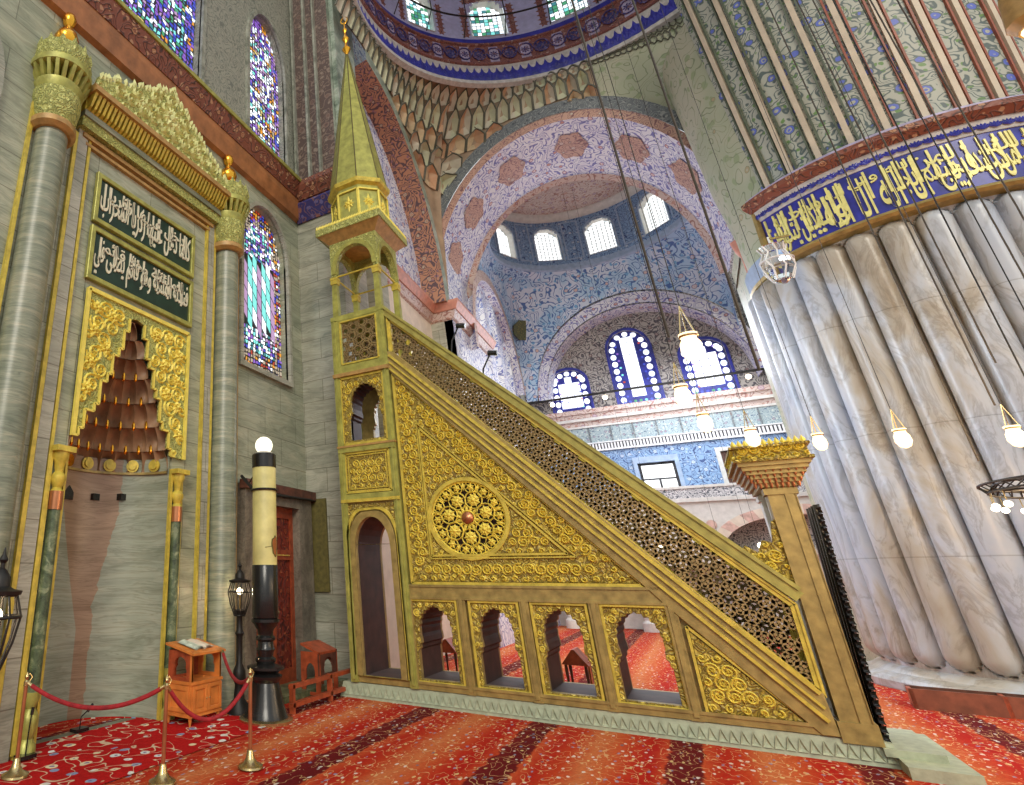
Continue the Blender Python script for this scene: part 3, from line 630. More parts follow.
# gold line frames of the marble field
def vline(name,x,z0,z1,w,mat,y=YQ-.03,d=.06):
    mb=MB(); mb.box(x-w/2,x+w/2,y-d/2,y+d/2,z0,z1); return obj(name,mb,mat,MH,smooth=False)
mb=MB(); mb.box(4.78,8.34,YQ-.1,YQ,9.18,9.26); mb.box(4.86,8.26,YQ-.07,YQ,9.06,9.12); obj('field_moulding',mb,M['orange_trim'],MH,smooth=False)
for x,w,mt in ((4.66,.07,'gold'),(4.95,.055,'gold'),(8.2,.055,'gold'),(8.46,.07,'gold'),(3.82,.06,'gold'),(9.3,.07,'orange_trim')): vline('gilt_moulding',x,.05,9.2,w,M[mt])
mb=MB(); mb.box(4.7,4.9,YQ-.06,YQ+.02,.0,9.3); mb.box(8.25,8.42,YQ-.06,YQ+.02,.0,9.3); obj('marble_strip',mb,M['marble_grey'],MH,smooth=False)
# entablature
mb=MB(); mb.box(4.66,8.5,YQ-.18,YQ,9.3,9.5); obj('entablature_frieze',mb,M['gold_carved_lime'],MH,smooth=False)
mb=MB(); mb.box(4.66,8.5,YQ-.22,YQ,9.5,9.62); obj('entablature_frieze',mb,M['column_stone'],MH,smooth=False)
mb=MB()
for k in range(42): x=4.68+k*.0905; mb.hull([(x,YQ-.2,9.62),(x+.06,YQ-.2,9.62),(x+.06,YQ-.2,9.9),(x,YQ-.2,9.9)],[(x+.01,YQ-.3,9.66),(x+.05,YQ-.3,9.66),(x+.06,YQ-.42,9.9),(x,YQ-.42,9.9)])
mb.box(4.66,8.5,YQ-.2,YQ,9.62,9.9); obj('dentil',mb,M['gold'],MH,smooth=False)
mb=MB(); mb.box(4.64,8.52,YQ-.48,YQ,9.9,10.0); mb.box(4.64,8.52,YQ-.44,YQ,10.0,10.06); obj('entablature_cap',mb,M['orange_trim'],MH,smooth=False)
# crest
pk=[(4.7,10.05),(8.5,10.05),(8.45,10.35),(8.2,10.42),(8.0,10.6),(7.7,10.7),(7.5,10.9),(7.2,11.02),(7.0,11.25),(6.8,11.3),(6.6,11.55),(6.4,11.3),(6.2,11.25),(6.0,11.02),(5.7,10.9),(5.5,10.7),(5.2,10.6),(5.0,10.42),(4.75,10.35)]
cr_=plate('crest',pk,[],.08,MY,(0,YQ-.32,0),M['gold_carved_lime'],MH)
mb=MB(); P=py(YQ-.36); scrolls(mb,P,pk,.3,.05,.025)
for i in range(len(pk)-1):
    if i==0: continue
    (a,b),(c,d)=pk[i],pk[i+1]
    for t in (.15,.5,.85): leaf(mb,P,a+(c-a)*t,b+(d-b)*t-.05,PI/2+random.uniform(-.4,.4),.22,.06,.04)
flower(mb,P,6.6,10.75,.32,.08,9); flower(mb,P,5.8,10.5,.2,.06,7); flower(mb,P,7.4,10.5,.2,.06,7)
M['pale_gilt']=flat('pale_gilt',(.62,.62,.26),.45,.1,.15,8); obj('gilt_relief',mb,M['pale_gilt'],cr_,smooth=False)
# big engaged columns with capitals and finials
for X in (4.17,8.82):
    Y=YQ-.1; cl=MB(); cl.lathe([(.33,0),(.33,.25),(.3,.3),(.27,.4),(.26,8.75)],(X,Y,0),32)
    shaft=obj('column',cl,M['column_stone'],MH)
    mb=MB(); mb.lathe([(.31,8.7),(.38,8.76),(.38,8.86),(.31,8.9)],(X,Y,0),32); obj('column_ring',mb,M['orange_trim'],shaft)
    mb=MB(); mb.lathe([(.31,8.9),(.36,9.05),(.4,9.3),(.4,9.45)],(X,Y,0),32); obj('capital',mb,M['gold_carved_lime'],shaft)
    mb=MB(); mb.lathe([(.36,9.45),(.42,9.6),(.42,9.62)],(X,Y,0),24); mb.lathe([(.47,9.88),(.52,9.9),(.52,10.02),(.46,10.06)],(X,Y,0),24)
    for k in range(22):
        a=2*PI*k/22; c,s_=cos(a),sin(a); mb.hull([(X+.36*c-.04*s_,Y+.36*s_+.04*c,9.6),(X+.36*c+.04*s_,Y+.36*s_-.04*c,9.6),(X+.36*c+.04*s_,Y+.36*s_-.04*c,9.9),(X+.36*c-.04*s_,Y+.36*s_+.04*c,9.9)],[(X+.42*c-.03*s_,Y+.42*s_+.03*c,9.66),(X+.42*c+.03*s_,Y+.42*s_-.03*c,9.66),(X+.51*c+.03*s_,Y+.51*s_-.03*c,9.9),(X+.51*c-.03*s_,Y+.51*s_+.03*c,9.9)])
    obj('capital_dentil',mb,M['gold_green'],shaft)
    mb=MB(); mb.lathe([(.44,10.06),(.48,10.15),(.46,10.4),(.4,10.42),(.25,10.5),(.1,10.55)],(X,Y,0),24)
    PP=lambda a,b,d:(X+(.46+d)*cos(a/.46),Y+(.46+d)*sin(a/.46),b)
    for k in range(14): leaf(mb,PP,2*PI*.46*k/14,10.1,PI/2,.42,.1,.05)
    obj('capital_crown',mb,M['gold_carved_lime'],shaft)
    fi=MB(); fi.lathe([(.06,10.5),(.07,10.62),(.17,10.72),(.21,10.85),(.17,10.98),(.07,11.08),(.06,11.16),(.1,11.22),(.13,11.32),(.1,11.42),(.04,11.48),(.03,11.56)],(X,Y,0),24); f_=obj('finial',fi,M['bright_gold'],shaft)
    mb=MB(); pts=[(X+.09*cos(t),Y,11.66+.1*sin(t)) for t in [PI*.62+ (2*PI-.55)*k/20 for k in range(21)]]; mb.tube(pts,[.006+.014*sin(PI*k/20) for k in range(21)],6); obj('crescent',mb,M['bright_gold'],f_)
# slender colonnettes at the niche edges
for X in (5.12,7.6):
    Y=YQ-.06; mb=MB(); mb.lathe([(.085,.7),(.085,2.9)],(X,Y,0),16); sh=obj('colonnette',mb,M['serpentine'],MH)
    mb=MB(); mb.lathe([(.12,0),(.12,.12),(.07,.2),(.11,.34),(.11,.44),(.06,.52),(.1,.62),(.1,.7)],(X,Y,0),16); obj('colonnette_base',mb,M['gold_green'],sh)
    mb=MB(); mb.lathe([(.1,2.9),(.1,3.15)],(X,Y,0),16); obj('colonnette_collar',mb,M['copper'],sh)
    mb=MB(); mb.lathe([(.1,3.15),(.06,3.2),(.11,3.3),(.11,3.36),(.06,3.42),(.08,3.55),(.12,3.62),(.12,3.7)],(X,Y,0),16); mb.box(X-.16,X+.16,YQ-.2,YQ,3.7,3.78); obj('colonnette_capital',mb,M['gold'],sh)
    mb=MB(); mb.box(X-.16,X-.11,YQ-.05,YQ+.01,0,3.7); mb.box(X+.11,X+.15,YQ-.05,YQ+.01,0,3.7); obj('gilt_edge',mb,M['gold'],sh,smooth=False)
# red rug before the niche
mb=MB(); mb.grid(lambda u,v:(2.5+5.9*u+.12*sin(v*9),5.55+1.58*v,.012+.01*sin(u*17)*sin(v*11)),40,10); mb.lathe([(1.07,.0),(1.07,.016)],(6.35,YQ,0),32,0,PI); mb.box(5.3,7.4,YQ-.12,YQ+.3,.0,.0165)
o=obj('rug',mb,M['rug']); tag(o,'bright red flowered rug laid in front of the prayer niche behind the ropes','rug')
# ================================================================== MINBAR
XF=10.86; XB=12.08; XM=(XF+XB)/2
MI=thing('minbar','tall carved gilded pulpit with long pierced stair balustrade and pointed spire','pulpit',(XM,2,0))
FX=lambda a,b,d:(XF-d,a,b)
def xplate(name,outline,holes,thick,x,mat,parent=MI,bevel=.006,label=None): return plate(name,outline,holes,thick,MX,(x,0,0),mat,parent,label,bevel)
# plinth with carved triangles, and threshold slab
mb=MB(); mb.box(XF-.02,XB+.05,-1.42,5.76,0,.05); mb.hull([(XF-.06,-1.46,0),(XB+.1,-1.46,0),(XB+.1,5.77,0),(XF-.06,5.77,0)],[(XF+.0,-1.4,.24),(XB,-1.4,.24),(XB,5.72,.24),(XF+.0,5.72,.24)])
pl=obj('plinth',mb,M['plinth_stone'],MI,smooth=False)
mb=MB()
for k in range(64):
    y=-1.4+k*.111; P=FX
    z0,z1=.05,.2; x0=.048; x1=.02
    mb.add([(XF-.07,y,z0),(XF-.07,y+.1,z0),(XF-.035,y+.055,z1),(XF-.02,y+.05,z0+.05)],[(0,1,3),(1,2,3),(2,0,3)])
obj('carved_triangles',mb,M['plinth_stone'],pl,smooth=False)
mb=MB(); mb.box(XF-.5,XB+.4,-1.95,-1.4,0,.12); mb.box(XF-.1,XB+.1,-1.8,-1.3,.12,.2); obj('threshold_step',mb,M['plinth_stone'],MI)
# side walls (front one seen, rear one mirrored), with tunnel openings
ARC=[(3.9,.66,1.16),(2.88,.61,1.16),(1.9,.62,1.17),(.9,.66,1.17)]
def kz(c,w,b,h): return kidney(c,w,b,h)
out=[(-1.0,.25),(4.4,.25),(4.4,6.1),(4.05,6.1)]+[(-.95,.42)]
holes=[kz(c,w,.4,h) for c,w,h in ARC]
ROS=(3.1,3.0); ros=[(ROS[0]+.66*cos(t*PI/20),ROS[1]+.66*sin(t*PI/20)) for t in range(40)]
side=xplate('side_wall',out,holes+[ros],.1,XF+.1,M['gold_dark'])
xplate('side_wall',out,holes,.1,XB-.05,M['gold_dark'])
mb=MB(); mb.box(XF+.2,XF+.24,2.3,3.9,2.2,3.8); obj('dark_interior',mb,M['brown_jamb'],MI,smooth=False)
# tunnel linings
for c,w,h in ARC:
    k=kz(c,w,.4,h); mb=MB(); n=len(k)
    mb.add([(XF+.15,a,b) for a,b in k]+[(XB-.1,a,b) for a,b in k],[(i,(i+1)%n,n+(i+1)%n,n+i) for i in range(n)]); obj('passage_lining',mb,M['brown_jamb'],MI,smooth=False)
    # carved surround plate
    s=xplate('arch_panel',rect(c-w/2-.07,c+w/2+.07,.38,1.62),[k],.05,XF+.035,M['gold_carved'],MI)
    mb=MB(); scrolls(mb,lambda a,b,d:(XF+.01-d,a,b),rect(c-w/2-.06,c+w/2+.06,.5,1.6),.13,.015,.009,holes=[k]); obj('carved_relief',mb,M['gold_relief'],s,smooth=False)
    f=plate('panel_frame',rect(c-w/2-.1,c+w/2+.1,.34,1.66),[rect(c-w/2-.06,c+w/2+.06,.38,1.62)],.08,MX,(XF+.02,0,0),M['gold'],s,None,.006)
for a in (4.33,3.39,2.39,1.4,.43):   # posts between the little arches
    mb=MB(); mb.box(XF-.027,XF+.12,a-.07,a+.07,.245,1.69); mb.box(XF-.047,XF,a-.03,a+.03,.29,1.67); mb.box(XF-.03,XF,a-.065,a-.05,.3,1.66); mb.box(XF-.03,XF,a+.05,a+.065,.3,1.66); obj('post',mb,M['gold_dark'],MI,smooth=False)
mb=MB(); mb.box(XF-.02,XF+.1,-.95,4.4,.25,.33); mb.box(XF-.04,XF+.1,-.95,4.4,.33,.37); obj('base_rail',mb,M['gold_dark'],MI,smooth=False)
mb=MB(); mb.box(XF-.02,XF+.1,.4,4.38,1.68,1.9); mb.box(XF-.04,XF+.1,.42,4.38,1.66,1.7); mb.box(XF-.04,XF+.1,.5,4.38,1.86,1.9); obj('middle_rail',mb,M['gold_dark'],MI,smooth=False)
# big carved triangle
tri=[(4.2,1.95),(4.2,5.85),(.72,1.95)]
tp=xplate('triangle_panel',tri,[ros],.05,XF+.04,M['gold_carved'])
itri=[(3.8,2.38),(3.8,4.72),(1.62,2.38)]
mb=MB(); RP=lambda a,b,d:(XF+.015-d,a,b)
ringb=[(ROS[0]+.74*cos(t*PI/20),ROS[1]+.74*sin(t*PI/20)) for t in range(40)]
scrolls(mb,RP,itri,.165,.03,.012,holes=[ringb])
band1=[(4.2,1.95),(4.2,5.85),(3.84,5.45),(3.84,2.33)]; band2=[(4.2,1.95),(3.84,2.33),(1.55,2.33),(.72,1.95)]; band3=[(4.15,5.85),(.72,1.95),(1.5,2.33),(3.84,4.85),(3.84,5.4)]
for bnd in (band1,band2,band3): scrolls(mb,RP,bnd,.17,.035,.014,holes=[ringb])
obj('carved_relief',mb,M['gold_relief'],tp,smooth=False)
mb=MB()
def loopbars(mb,L,w,d,x,closed=True):
    n=len(L)
    for i in range(n if closed else n-1): mb.bar((x,*L[i]),(x,*L[(i+1)%n]),w,d,(1,0,0))
loopbars(mb,[(4.22,1.92),(4.22,5.9),(.68,1.92)],.05,.05,XF+.01); loopbars(mb,itri,.035,.05,XF+.005); loopbars(mb,[(3.84,2.33),(3.84,4.83),(1.5,2.33)],.02,.05,XF+.005)
obj('triangle_moulding',mb,M['gold'],tp,smooth=False)
# rosette: pierced disc
rs=MB(); circ=lambda r,n=40,c=ROS:[(c[0]+r*cos(2*PI*k/n),c[1]+r*sin(2*PI*k/n)) for k in range(n)]
rt=xplate('rosette',circ(.71),[circ(.64)],.09,XF+.03,M['gold'])
mb=MB(); RR=lambda a,b,d:(XF+.03-d,a,b)
mb.lathe([(.001,0),(.1,0),(.1,.05),(.05,.09),(.001,.1)],(0,0,0),20)
mb.v=[(XF+.04-z,ROS[0]+x,ROS[1]+y) for x,y,z in mb.v]
obj('rosette_boss',mb,M['copper'],rt)
mb=MB()
def dring(c,r,w,n=16): ribbon(mb,RR,[(c[0]+r*cos(2*PI*i/n),c[1]+r*sin(2*PI*i/n)) for i in range(n+1)],w,.03)
def disc_(c,r,n=10): mb.add([RR(c[0]+r*cos(2*PI*i/n),c[1]+r*sin(2*PI*i/n),.0) for i in range(n)]+[RR(c[0],c[1],.04)],[(i,(i+1)%n,n) for i in range(n)])
for k in range(7):
    a=2*PI*k/7+.2; c=(ROS[0]+.33*cos(a),ROS[1]+.33*sin(a)); disc_(c,.1); flower(mb,RR,*c,.13,.05,8,a); dring(c,.15,.014)
    ribbon(mb,RR,[(ROS[0]+r*cos(a+.45+.5*sin(r*5)),ROS[1]+r*sin(a+.45+.5*sin(r*5))) for r in [.08+.5*i/12 for i in range(13)]],.012,.03)
    for q in (-.22,.22):
        a2=a+q; c2=(ROS[0]+.54*cos(a2),ROS[1]+.54*sin(a2)); disc_(c2,.055); flower(mb,RR,*c2,.085,.04,6,a2); dring(c2,.1,.011,12)
    for q in (-.45,0,.45): a3=a+q; leaf(mb,RR,ROS[0]+.47*cos(a3),ROS[1]+.47*sin(a3),a3,.17,.03,.03); leaf(mb,RR,ROS[0]+.1*cos(a3),ROS[1]+.1*sin(a3),a3,.13,.03,.03)
dring(ROS,.12,.02); dring(ROS,.63,.02,32)
obj('rosette_tracery',mb,M['gold_relief'],rt,smooth=False)
# lower right carved triangle
lt=[(.28,.37),(.28,1.33),(-.68,.37)]
lp=xplate('lower_triangle_panel',lt,[],.05,XF+.02,M['gold_carved'])
mb=MB(); scrolls(mb,lambda a,b,d:(XF-.005-d,a,b),lt,.17,.025,.013); obj('carved_relief',mb,M['gold_relief'],lp,smooth=False)
mb=MB(); loopbars(mb,[(.3,.35),(.3,1.4),(-.74,.35)],.035,.05,XF); obj('triangle_moulding',mb,M['gold'],lp,smooth=False)
# stair stringer and balustrade
def strg(a): return 5.86+(a-4.15)*1.079     # top edge of carved triangle side
for xx,nm in ((XF,1),(XB,0)):
    s=xplate('stringer',[(4.3,6.02),(4.3,6.42),(4.15,6.38),(-.93,.7),(-.97,.25),(-.8,.25),(.45,1.62),(.72,1.95),(4.2,5.86)],[],.14,xx+(.03 if nm else -.03),M['gold_dark'],MI,.01)
    mb=MB(); x=xx-.05 if nm else xx+.05
    for off,w in ((.06,.04),(.2,.03),(.36,.05)):
        mb.bar((x,4.25,5.9+off+.06),(x,-.9,5.9+off+.06-5.15*1.09),w,.05,(1,0,0))
    obj('stringer_moulding',mb,M['gold'],s,smooth=False)
LAT=[(4.17,6.42),(4.17,7.1),(-.88,1.68),(-.88,.76)]
def balustrade(x,fine):
    mb=MB(); girih(mb,lambda a,b,d:(x,a,b),(1,0,0),LAT,.15 if fine else .17,.042,.05,rad(47))
    b=obj('balustrade',mb,M['screen'],MI,smooth=False)
    mb=MB(); loopbars(mb,[(4.2,6.4),(4.2,7.14),(-.9,1.7),(-.9,.72)],.05,.1,x); loopbars(mb,[(4.24,6.34),(4.24,7.22),(-.94,1.72),(-.94,.66)],.03,.14,x); obj('balustrade_frame',mb,M['gold'],b,smooth=False)
    mb=MB(); mb.bar((x,4.28,7.34),(x,-1.0,1.8),.14,.2,(1,0,0)); mb.bar((x,4.28,7.43),(x,-1.02,1.9),.05,.26,(1,0,0)); obj('handrail',mb,M['rail_olive'],MI,smooth=False)
balustrade(XF+.06,True); balustrade(XB-.06,False)
# stairs inside
mb=MB(); n=22
for k in range(n):
    y1=4.3-(n-1-k)*(5.2/n)-0; y0=y1-5.2/n; z=.25+(k+1)*(5.9/n)
    mb.box(XF+.15,XB-.12,4.3-(n-k)*5.2/n,4.3-(n-k-1)*5.2/n,z-.3,z)
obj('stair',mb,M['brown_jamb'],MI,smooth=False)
# carved volute where balustrade meets the gate
ac=[(-.55,1.35+.98),(-.7,2.1),(-.85,2.25),(-.98,2.75),(-1.0,1.85)]
ac=[(-1.0,1.85),(-.52,2.35),(-.6,2.45),(-.72,2.36),(-.8,2.52),(-.9,2.48),(-.95,2.75),(-1.02,2.8)]
v=xplate('volute',ac,[],.06,XF+.05,M['gold_carved']); mb=MB(); scrolls(mb,lambda a,b,d:(XF+.015-d,a,b),ac,.16,.02,.012); obj('carved_relief',mb,M['gold_relief'],v,smooth=False)
# gate: two pillars, lintel, crown
for x in (XF-.02,XB-.26):
    mb=MB(); mb.box(x,x+.28,-1.3,-1.0,.2,3.25); mb.box(x-.02,x,-1.27,-1.18,.25,3.15); mb.box(x-.02,x,-1.3,-1.29,.25,3.15); mb.box(x-.025,x+.3,-1.33,-.97,.2,.42); mb.box(x-.025,x+.3,-1.33,-.97,3.1,3.18)
    obj('gate_pillar',mb,M['gold_dark'] if x<11 else M['white'],MI)
mb=MB(); 
for k in range(6):
    o_=.02+.035*k; mb.box(XF-.04-o_,XB+.04+o_,-1.34-o_,-.96+o_,3.2+.055*k,3.255+.055*k)
gl=obj('gate_lintel',mb,M['gold_dark'],MI,smooth=False)
mb=MB()
for row in range(4):
    for k in range(9): y=-1.36-.03*row+(.46+.06*row)*k/8; mb.lathe([(.004,-.06),(.02,-.02),(.02,.04)],(XF-.07-.035*row,y,3.24+.07*row),6)
obj('gate_dentil',mb,M['copper'],gl)
mb=MB(); mb.box(XF-.28,XB+.28,-1.58,-.72,3.53,3.57); mb.box(XF-.24,XB+.24,-1.54,-.76,3.57,3.72)
mb.box(XF-.28,XB+.28,-1.58,-.72,3.72,3.75); cr2=obj('gate_crown',mb,M['gold_carved'],MI,smooth=False)
mb=MB(); scrolls(mb,lambda a,b,d:(XF-.24-d,a,b),rect(-1.56,-.74,3.56,3.8),.12,.03,.012); scrolls(mb,lambda a,b,d:(a,-.76+d,b),rect(XF-.25,XB+.25,3.56,3.74),.12,.03,.012)
for k in range(12): leaf(mb,lambda a,b,d:(XF-.24-d,a,b),-1.52+k*.067,3.72,PI/2,.12,.035,.02)
obj('carved_relief',mb,M['gold_relief'],cr2,smooth=False)
mb=MB(); A=[(a,b) for a,b in arch(-.01,.01,0,1,2)]
lin=plate('gate_arch',[(XF+.26,2.3),(XF+.26,3.22),(XB-.26,3.22),(XB-.26,2.3)]+[(XM+.35*cos(t),2.3+.7*sin(t)**.8) for t in [PI*k/12 for k in range(13)]],[],.2,MY,(0,-1.15,0),M['white'],MI)
# green curtain in the gate
mb=MB(); mb.grid(lambda u,v:(XF+.2+.85*u,-1.38-.03*sin(u*25)-.1*(1-v)*0-.12*v,.22+2.75*v),40,10); cu=obj('gate_curtain',mb,M['black'],MI)
mb=MB()
for k in range(60): z=.25+k*.045; leaf(mb,lambda a,b,d:(XF+.1+d,a,b),-1.35-.0018*k,z,PI*1.0+(.8 if k%2 else -.8),.09,.03,.02)
obj('curtain_fringe',mb,M['black'],cu,smooth=False)
# ---- tower
Y0,Y1=4.32,5.5
# lower stage, doorway both faces
dw=[(4.56,.36),(5.3,.36),(5.3,2.5)]+[(4.93+.37*cos(t),2.5+.62*sin(t)**.9*(1-.0*abs(cos(t)))) for t in [PI*k/14 for k in range(1,14)]]+[(4.56,2.5)]
for x in (XF+.05,XB-.05):
    xplate('tower_wall',rect(Y0,Y1,.25,6.15),[dw,kidney(4.87,.72,4.64,1.2)],.1,x,M['gold_dark'])
n_=len(dw); mb=MB(); mb.add([(XF+.1,a,b) for a,b in dw]+[(XB-.1,a,b) for a,b in dw],[(i,(i+1)%n_,n_+(i+1)%n_,n_+i) for i in range(n_)]); obj('passage_lining',mb,M['brown_jamb'],MI,smooth=False)
def offs(L,d,c):
    return [(a+(d if a>c else -d),b+(d if b>2 else 0)) for a,b in L]
s=xplate('doorway_frame',offs(dw,.1,4.93),[dw],.06,XF-.02,M['gold_dark'])
xplate('doorway_frame',offs(dw,.17,4.93),[offs(dw,.13,4.93)],.06,XF-.02,M['gold'])
s=xplate('doorway_spandrel',[(4.4,2.6),(4.4,3.36),(5.44,3.36),(5.44,2.6)]+[(4.93+.52*cos(t),2.6+.7*sin(t)) for t in [PI-PI*k/14 for k in range(15)]],[],.04,XF-.01,M['gold_carved'])
def zbar(name,z0,z1,e,mat): 
    mb=MB(); mb.box(XF-e,XB+e,Y0-.0-e,Y1+e,z0,z1); return obj(name,mb,mat,MI,smooth=False)
zs=[(3.4,3.46,.03,'gold'),(3.46,3.56,.015,'gold_green'),(4.4,4.52,.03,'gold_green'),(4.5,4.54,.045,'orange_trim'),(6.04,6.12,.048,'orange_trim'),(6.12,6.28,.02,'gold_green'),(7.38,7.5,.05,'gold_green')]
for z in zs: zbar('tower_moulding',z[0],z[1],z[2],M[z[3]]) if z[0]>7 else None
def fbar(z0,z1,e,mt):
    for x in (XF,XB): mb=MB(); mb.box(x-.05-e,x+.05+e,Y0-e,Y1+e,z0,z1); obj('tower_moulding',mb,M[mt],MI,smooth=False)
for z in zs[:-1]: fbar(*z)
for y in (Y0+.03,Y1-.03):
    for x in (XF,XB):
        mb=MB(); mb.box(x-.05,x+.07,y-.07,y+.07,.25,7.4); mb.box(x-.078,x-.04,y-.02,y+.02,.3,7.38); obj('tower_post',mb,M['gold_dark'] if y<0 else M['gold_green'],MI,smooth=False)
# carved square panel
s=xplate('square_panel',rect(4.42,5.42,3.58,4.4),[],.05,XF+.0,M['gold_carved']); mb=MB(); scrolls(mb,lambda a,b,d:(XF-.02-d,a,b),rect(4.52,5.32,3.66,4.32),.17,.03,.013); obj('carved_relief',mb,M['gold_relief'],s,smooth=False)
mb=MB(); loopbars(mb,rect(4.45,5.4,3.6,4.38),.05,.05,XF-.02); loopbars(mb,rect(4.51,5.33,3.66,4.32),.02,.05,XF-.02); obj('panel_frame',mb,M['gold'],s,smooth=False)
# keyhole window panel
K=kidney(4.87,.72,4.64,1.2)
s=xplate('keyhole_panel',rect(4.42,5.42,4.56,6.02),[K],.05,XF+.0,M['gold_carved']); mb=MB(); scrolls(mb,lambda a,b,d:(XF-.02-d,a,b),rect(4.46,5.38,4.62,5.98),.15,.03,.012,holes=[K]); obj('carved_relief',mb,M['gold_relief'],s,smooth=False)
mb=MB(); loopbars(mb,rect(4.43,5.41,4.57,6.01),.05,.05,XF-.02); obj('panel_frame',mb,M['gold'],s,smooth=False)
nk=len(K); mb=MB(); mb.add([(XF+.02,a,b) for a,b in K]+[(XF+.5,a,b) for a,b in K],[(i,(i+1)%nk,nk+(i+1)%nk,nk+i) for i in range(nk)]); obj('passage_lining',mb,M['brown_jamb'],MI,smooth=False)
mb=MB(); mb.box(XF+.1,XB-.1,Y0,Y1,6.14,6.24); mb.box(XF+.1,XB-.1,Y0,Y1,4.4,4.5); obj('platform',mb,M['brown_jamb'],MI,smooth=False)
# pierced square parapet on tower
for x in (XF+.0,XB):
    mb=MB(); girih(mb,lambda a,b,d:(x,a,b),(1,0,0),rect(4.5,5.3,6.36,7.3),.12,.026,.05,.2); s=obj('tower_screen',mb,M['screen'],MI,smooth=False)
    plate('screen_frame',rect(4.37,5.43,6.26,7.4),[rect(4.5,5.3,6.36,7.3)],.08,MX,(x,0,0),M['gold_green'],s,None,.01)
    mb=MB(); loopbars(mb,rect(4.47,5.33,6.33,7.33),.03,.06,x-.03); obj('screen_moulding',mb,M['gold'],s,smooth=False)
# open lantern: four posts and arches
for x in (XF+.06,XB-.06):
    for y in (Y0+.07,Y1-.07):
        mb=MB(); mb.hull([(x-.07,y-.07,7.5),(x+.07,y-.07,7.5),(x+.07,y+.07,7.5),(x-.07,y+.07,7.5)],[(x-.06,y-.06,8.35),(x+.06,y-.06,8.35),(x+.06,y+.06,8.35),(x-.06,y+.06,8.35)]); c_=obj('lantern_column',mb,M['gold_green'],MI,smooth=False)
        mb=MB(); mb.box(x-.08,x+.08,y-.08,y+.08,8.35,8.5); mb.box(x-.09,x+.09,y-.09,y+.09,8.46,8.52); obj('column_capital',mb,M['gold'],c_,smooth=False)
def larch(c0,c1,z0): 
    c=(c0+c1)/2; h=(c1-c0)/2-.13
    return [(c0,z0),(c0+.1,z0)]+[(c-h*cos(t),8.62+.62*sin(t)**.85) for t in [PI*k/14 for k in range(15)]]+[(c1-.1,z0),(c1,z0),(c1,9.45),(c0,9.45)]
for x in (XF+.06,XB-.06):
    s=xplate('lantern_arch',larch(Y0,Y1,8.52),[],.12,x,M['gold_carved_lime'])
    c=(Y0+Y1)/2; h=(Y1-Y0)/2-.13; mb=MB(); L=[(c-(h+.05)*cos(t),8.6+.7*sin(t)**.85) for t in [PI*k/14 for k in range(15)]]; loopbars(mb,L,.1,.03,x-.065,False); obj('arch_band',mb,M['gold_green'],s,smooth=False)
for y in (Y0+.06,Y1-.06):
    s=plate('lantern_arch',larch(XF+.008,XB-.008,8.53),[],.112,MY,(0,y,0),M['gold_carved_lime'],MI)
    c=XM; h=(XB-XF)/2-.13; mb=MB(); L=[(c-(h+.05)*cos(t),8.6+.7*sin(t)**.85) for t in [PI*k/14 for k in range(15)]]
    for i in range(14): mb.bar((L[i][0],y-.065,L[i][1]),(L[i+1][0],y-.065,L[i+1][1]),.1,.03,(0,1,0))
    obj('arch_band',mb,M['gold_green'],s,smooth=False)
mb=MB()
for a,b in (((XF+.06,Y0,8.55),(XF+.06,Y1,8.55)),((XB-.06,Y0,8.55),(XB-.06,Y1,8.55)),((XF,Y0+.06,8.55),(XB,Y0+.06,8.55)),((XF,Y1-.06,8.55),(XB,Y1-.06,8.55))): mb.tube([a,b],.022)
obj('tie_rod',mb,M['gold'],MI)
mb=MB(); mb.hull([(XF,Y0,9.42),(XB,Y0,9.42),(XB,Y1,9.42),(XF,Y1,9.42)],[(XF-.2,Y0-.2,9.62),(XB+.2,Y0-.2,9.62),(XB+.2,Y1+.2,9.62),(XF-.2,Y1+.2,9.62)]); cn=obj('canopy_soffit',mb,M['orange_trim'],MI,smooth=False)
mb=MB(); mb.box(XF-.23,XB+.23,Y0-.23,Y1+.23,9.62,9.8); cn=obj('canopy',mb,M['gold_carved_lime'],MI,smooth=False)
mb=MB()
for k in range(40):
    t=k/39; y=Y0-.2+(Y1-Y0+.4)*t; leaf(mb,lambda a,b,d:(XF-.22-d,a,b),y,9.76,PI/2,.14,.03,.02); leaf(mb,lambda a,b,d:(XM-.8+a,Y0-.22-d,b),1.6*t,9.76,PI/2,.14,.03,.02)
obj('canopy_cresting',mb,M['gold_relief'],cn,smooth=False)
SC=(XM,(Y0+Y1)/2,0)
def octp(r0_,z0_,r1_,z1_,nm,mat):
    mb=MB(); mb.lathe([(r0_,z0_),(r1_,z1_)],SC,8,PI/8,PI/8+2*PI); return obj(nm,mb,M[mat],MI,smooth=False)
dr=octp(.68,9.8,.66,10.85,'spire_drum','gold_green')
mb=MB()
for k in range(8):
    a=PI/4*k; R=.62; n3=Vector((cos(a),sin(a),0)); t3=Vector((-sin(a),cos(a),0)); F3=lambda u,w,d:tuple(Vector(SC)+n3*(R+.0+d)+t3*u+Vector((0,0,w)))
    for q in ((-.25,9.98,-.25,10.72),(.25,9.98,.25,10.72),(-.25,9.98,.25,9.98),(-.25,10.72,.25,10.72)): mb.bar(F3(q[0],q[1],.02),F3(q[2],q[3],.02),.035,.03,n3)
    flower(mb,F3,0,10.36,.15,.04,8); leaf(mb,F3,0,10.36,PI/2,.25,.04,.03); leaf(mb,F3,0,10.36,-PI/2,.25,.04,.03)
obj('drum_panel',mb,M['gold_relief'],dr,smooth=False)
mb=MB(); mb.lathe([(.66,10.85),(.76,10.9),(.78,11.0),(.7,11.04)],SC,8,PI/8,PI/8+2*PI); obj('spire_cornice',mb,M['gold'],MI,smooth=False)
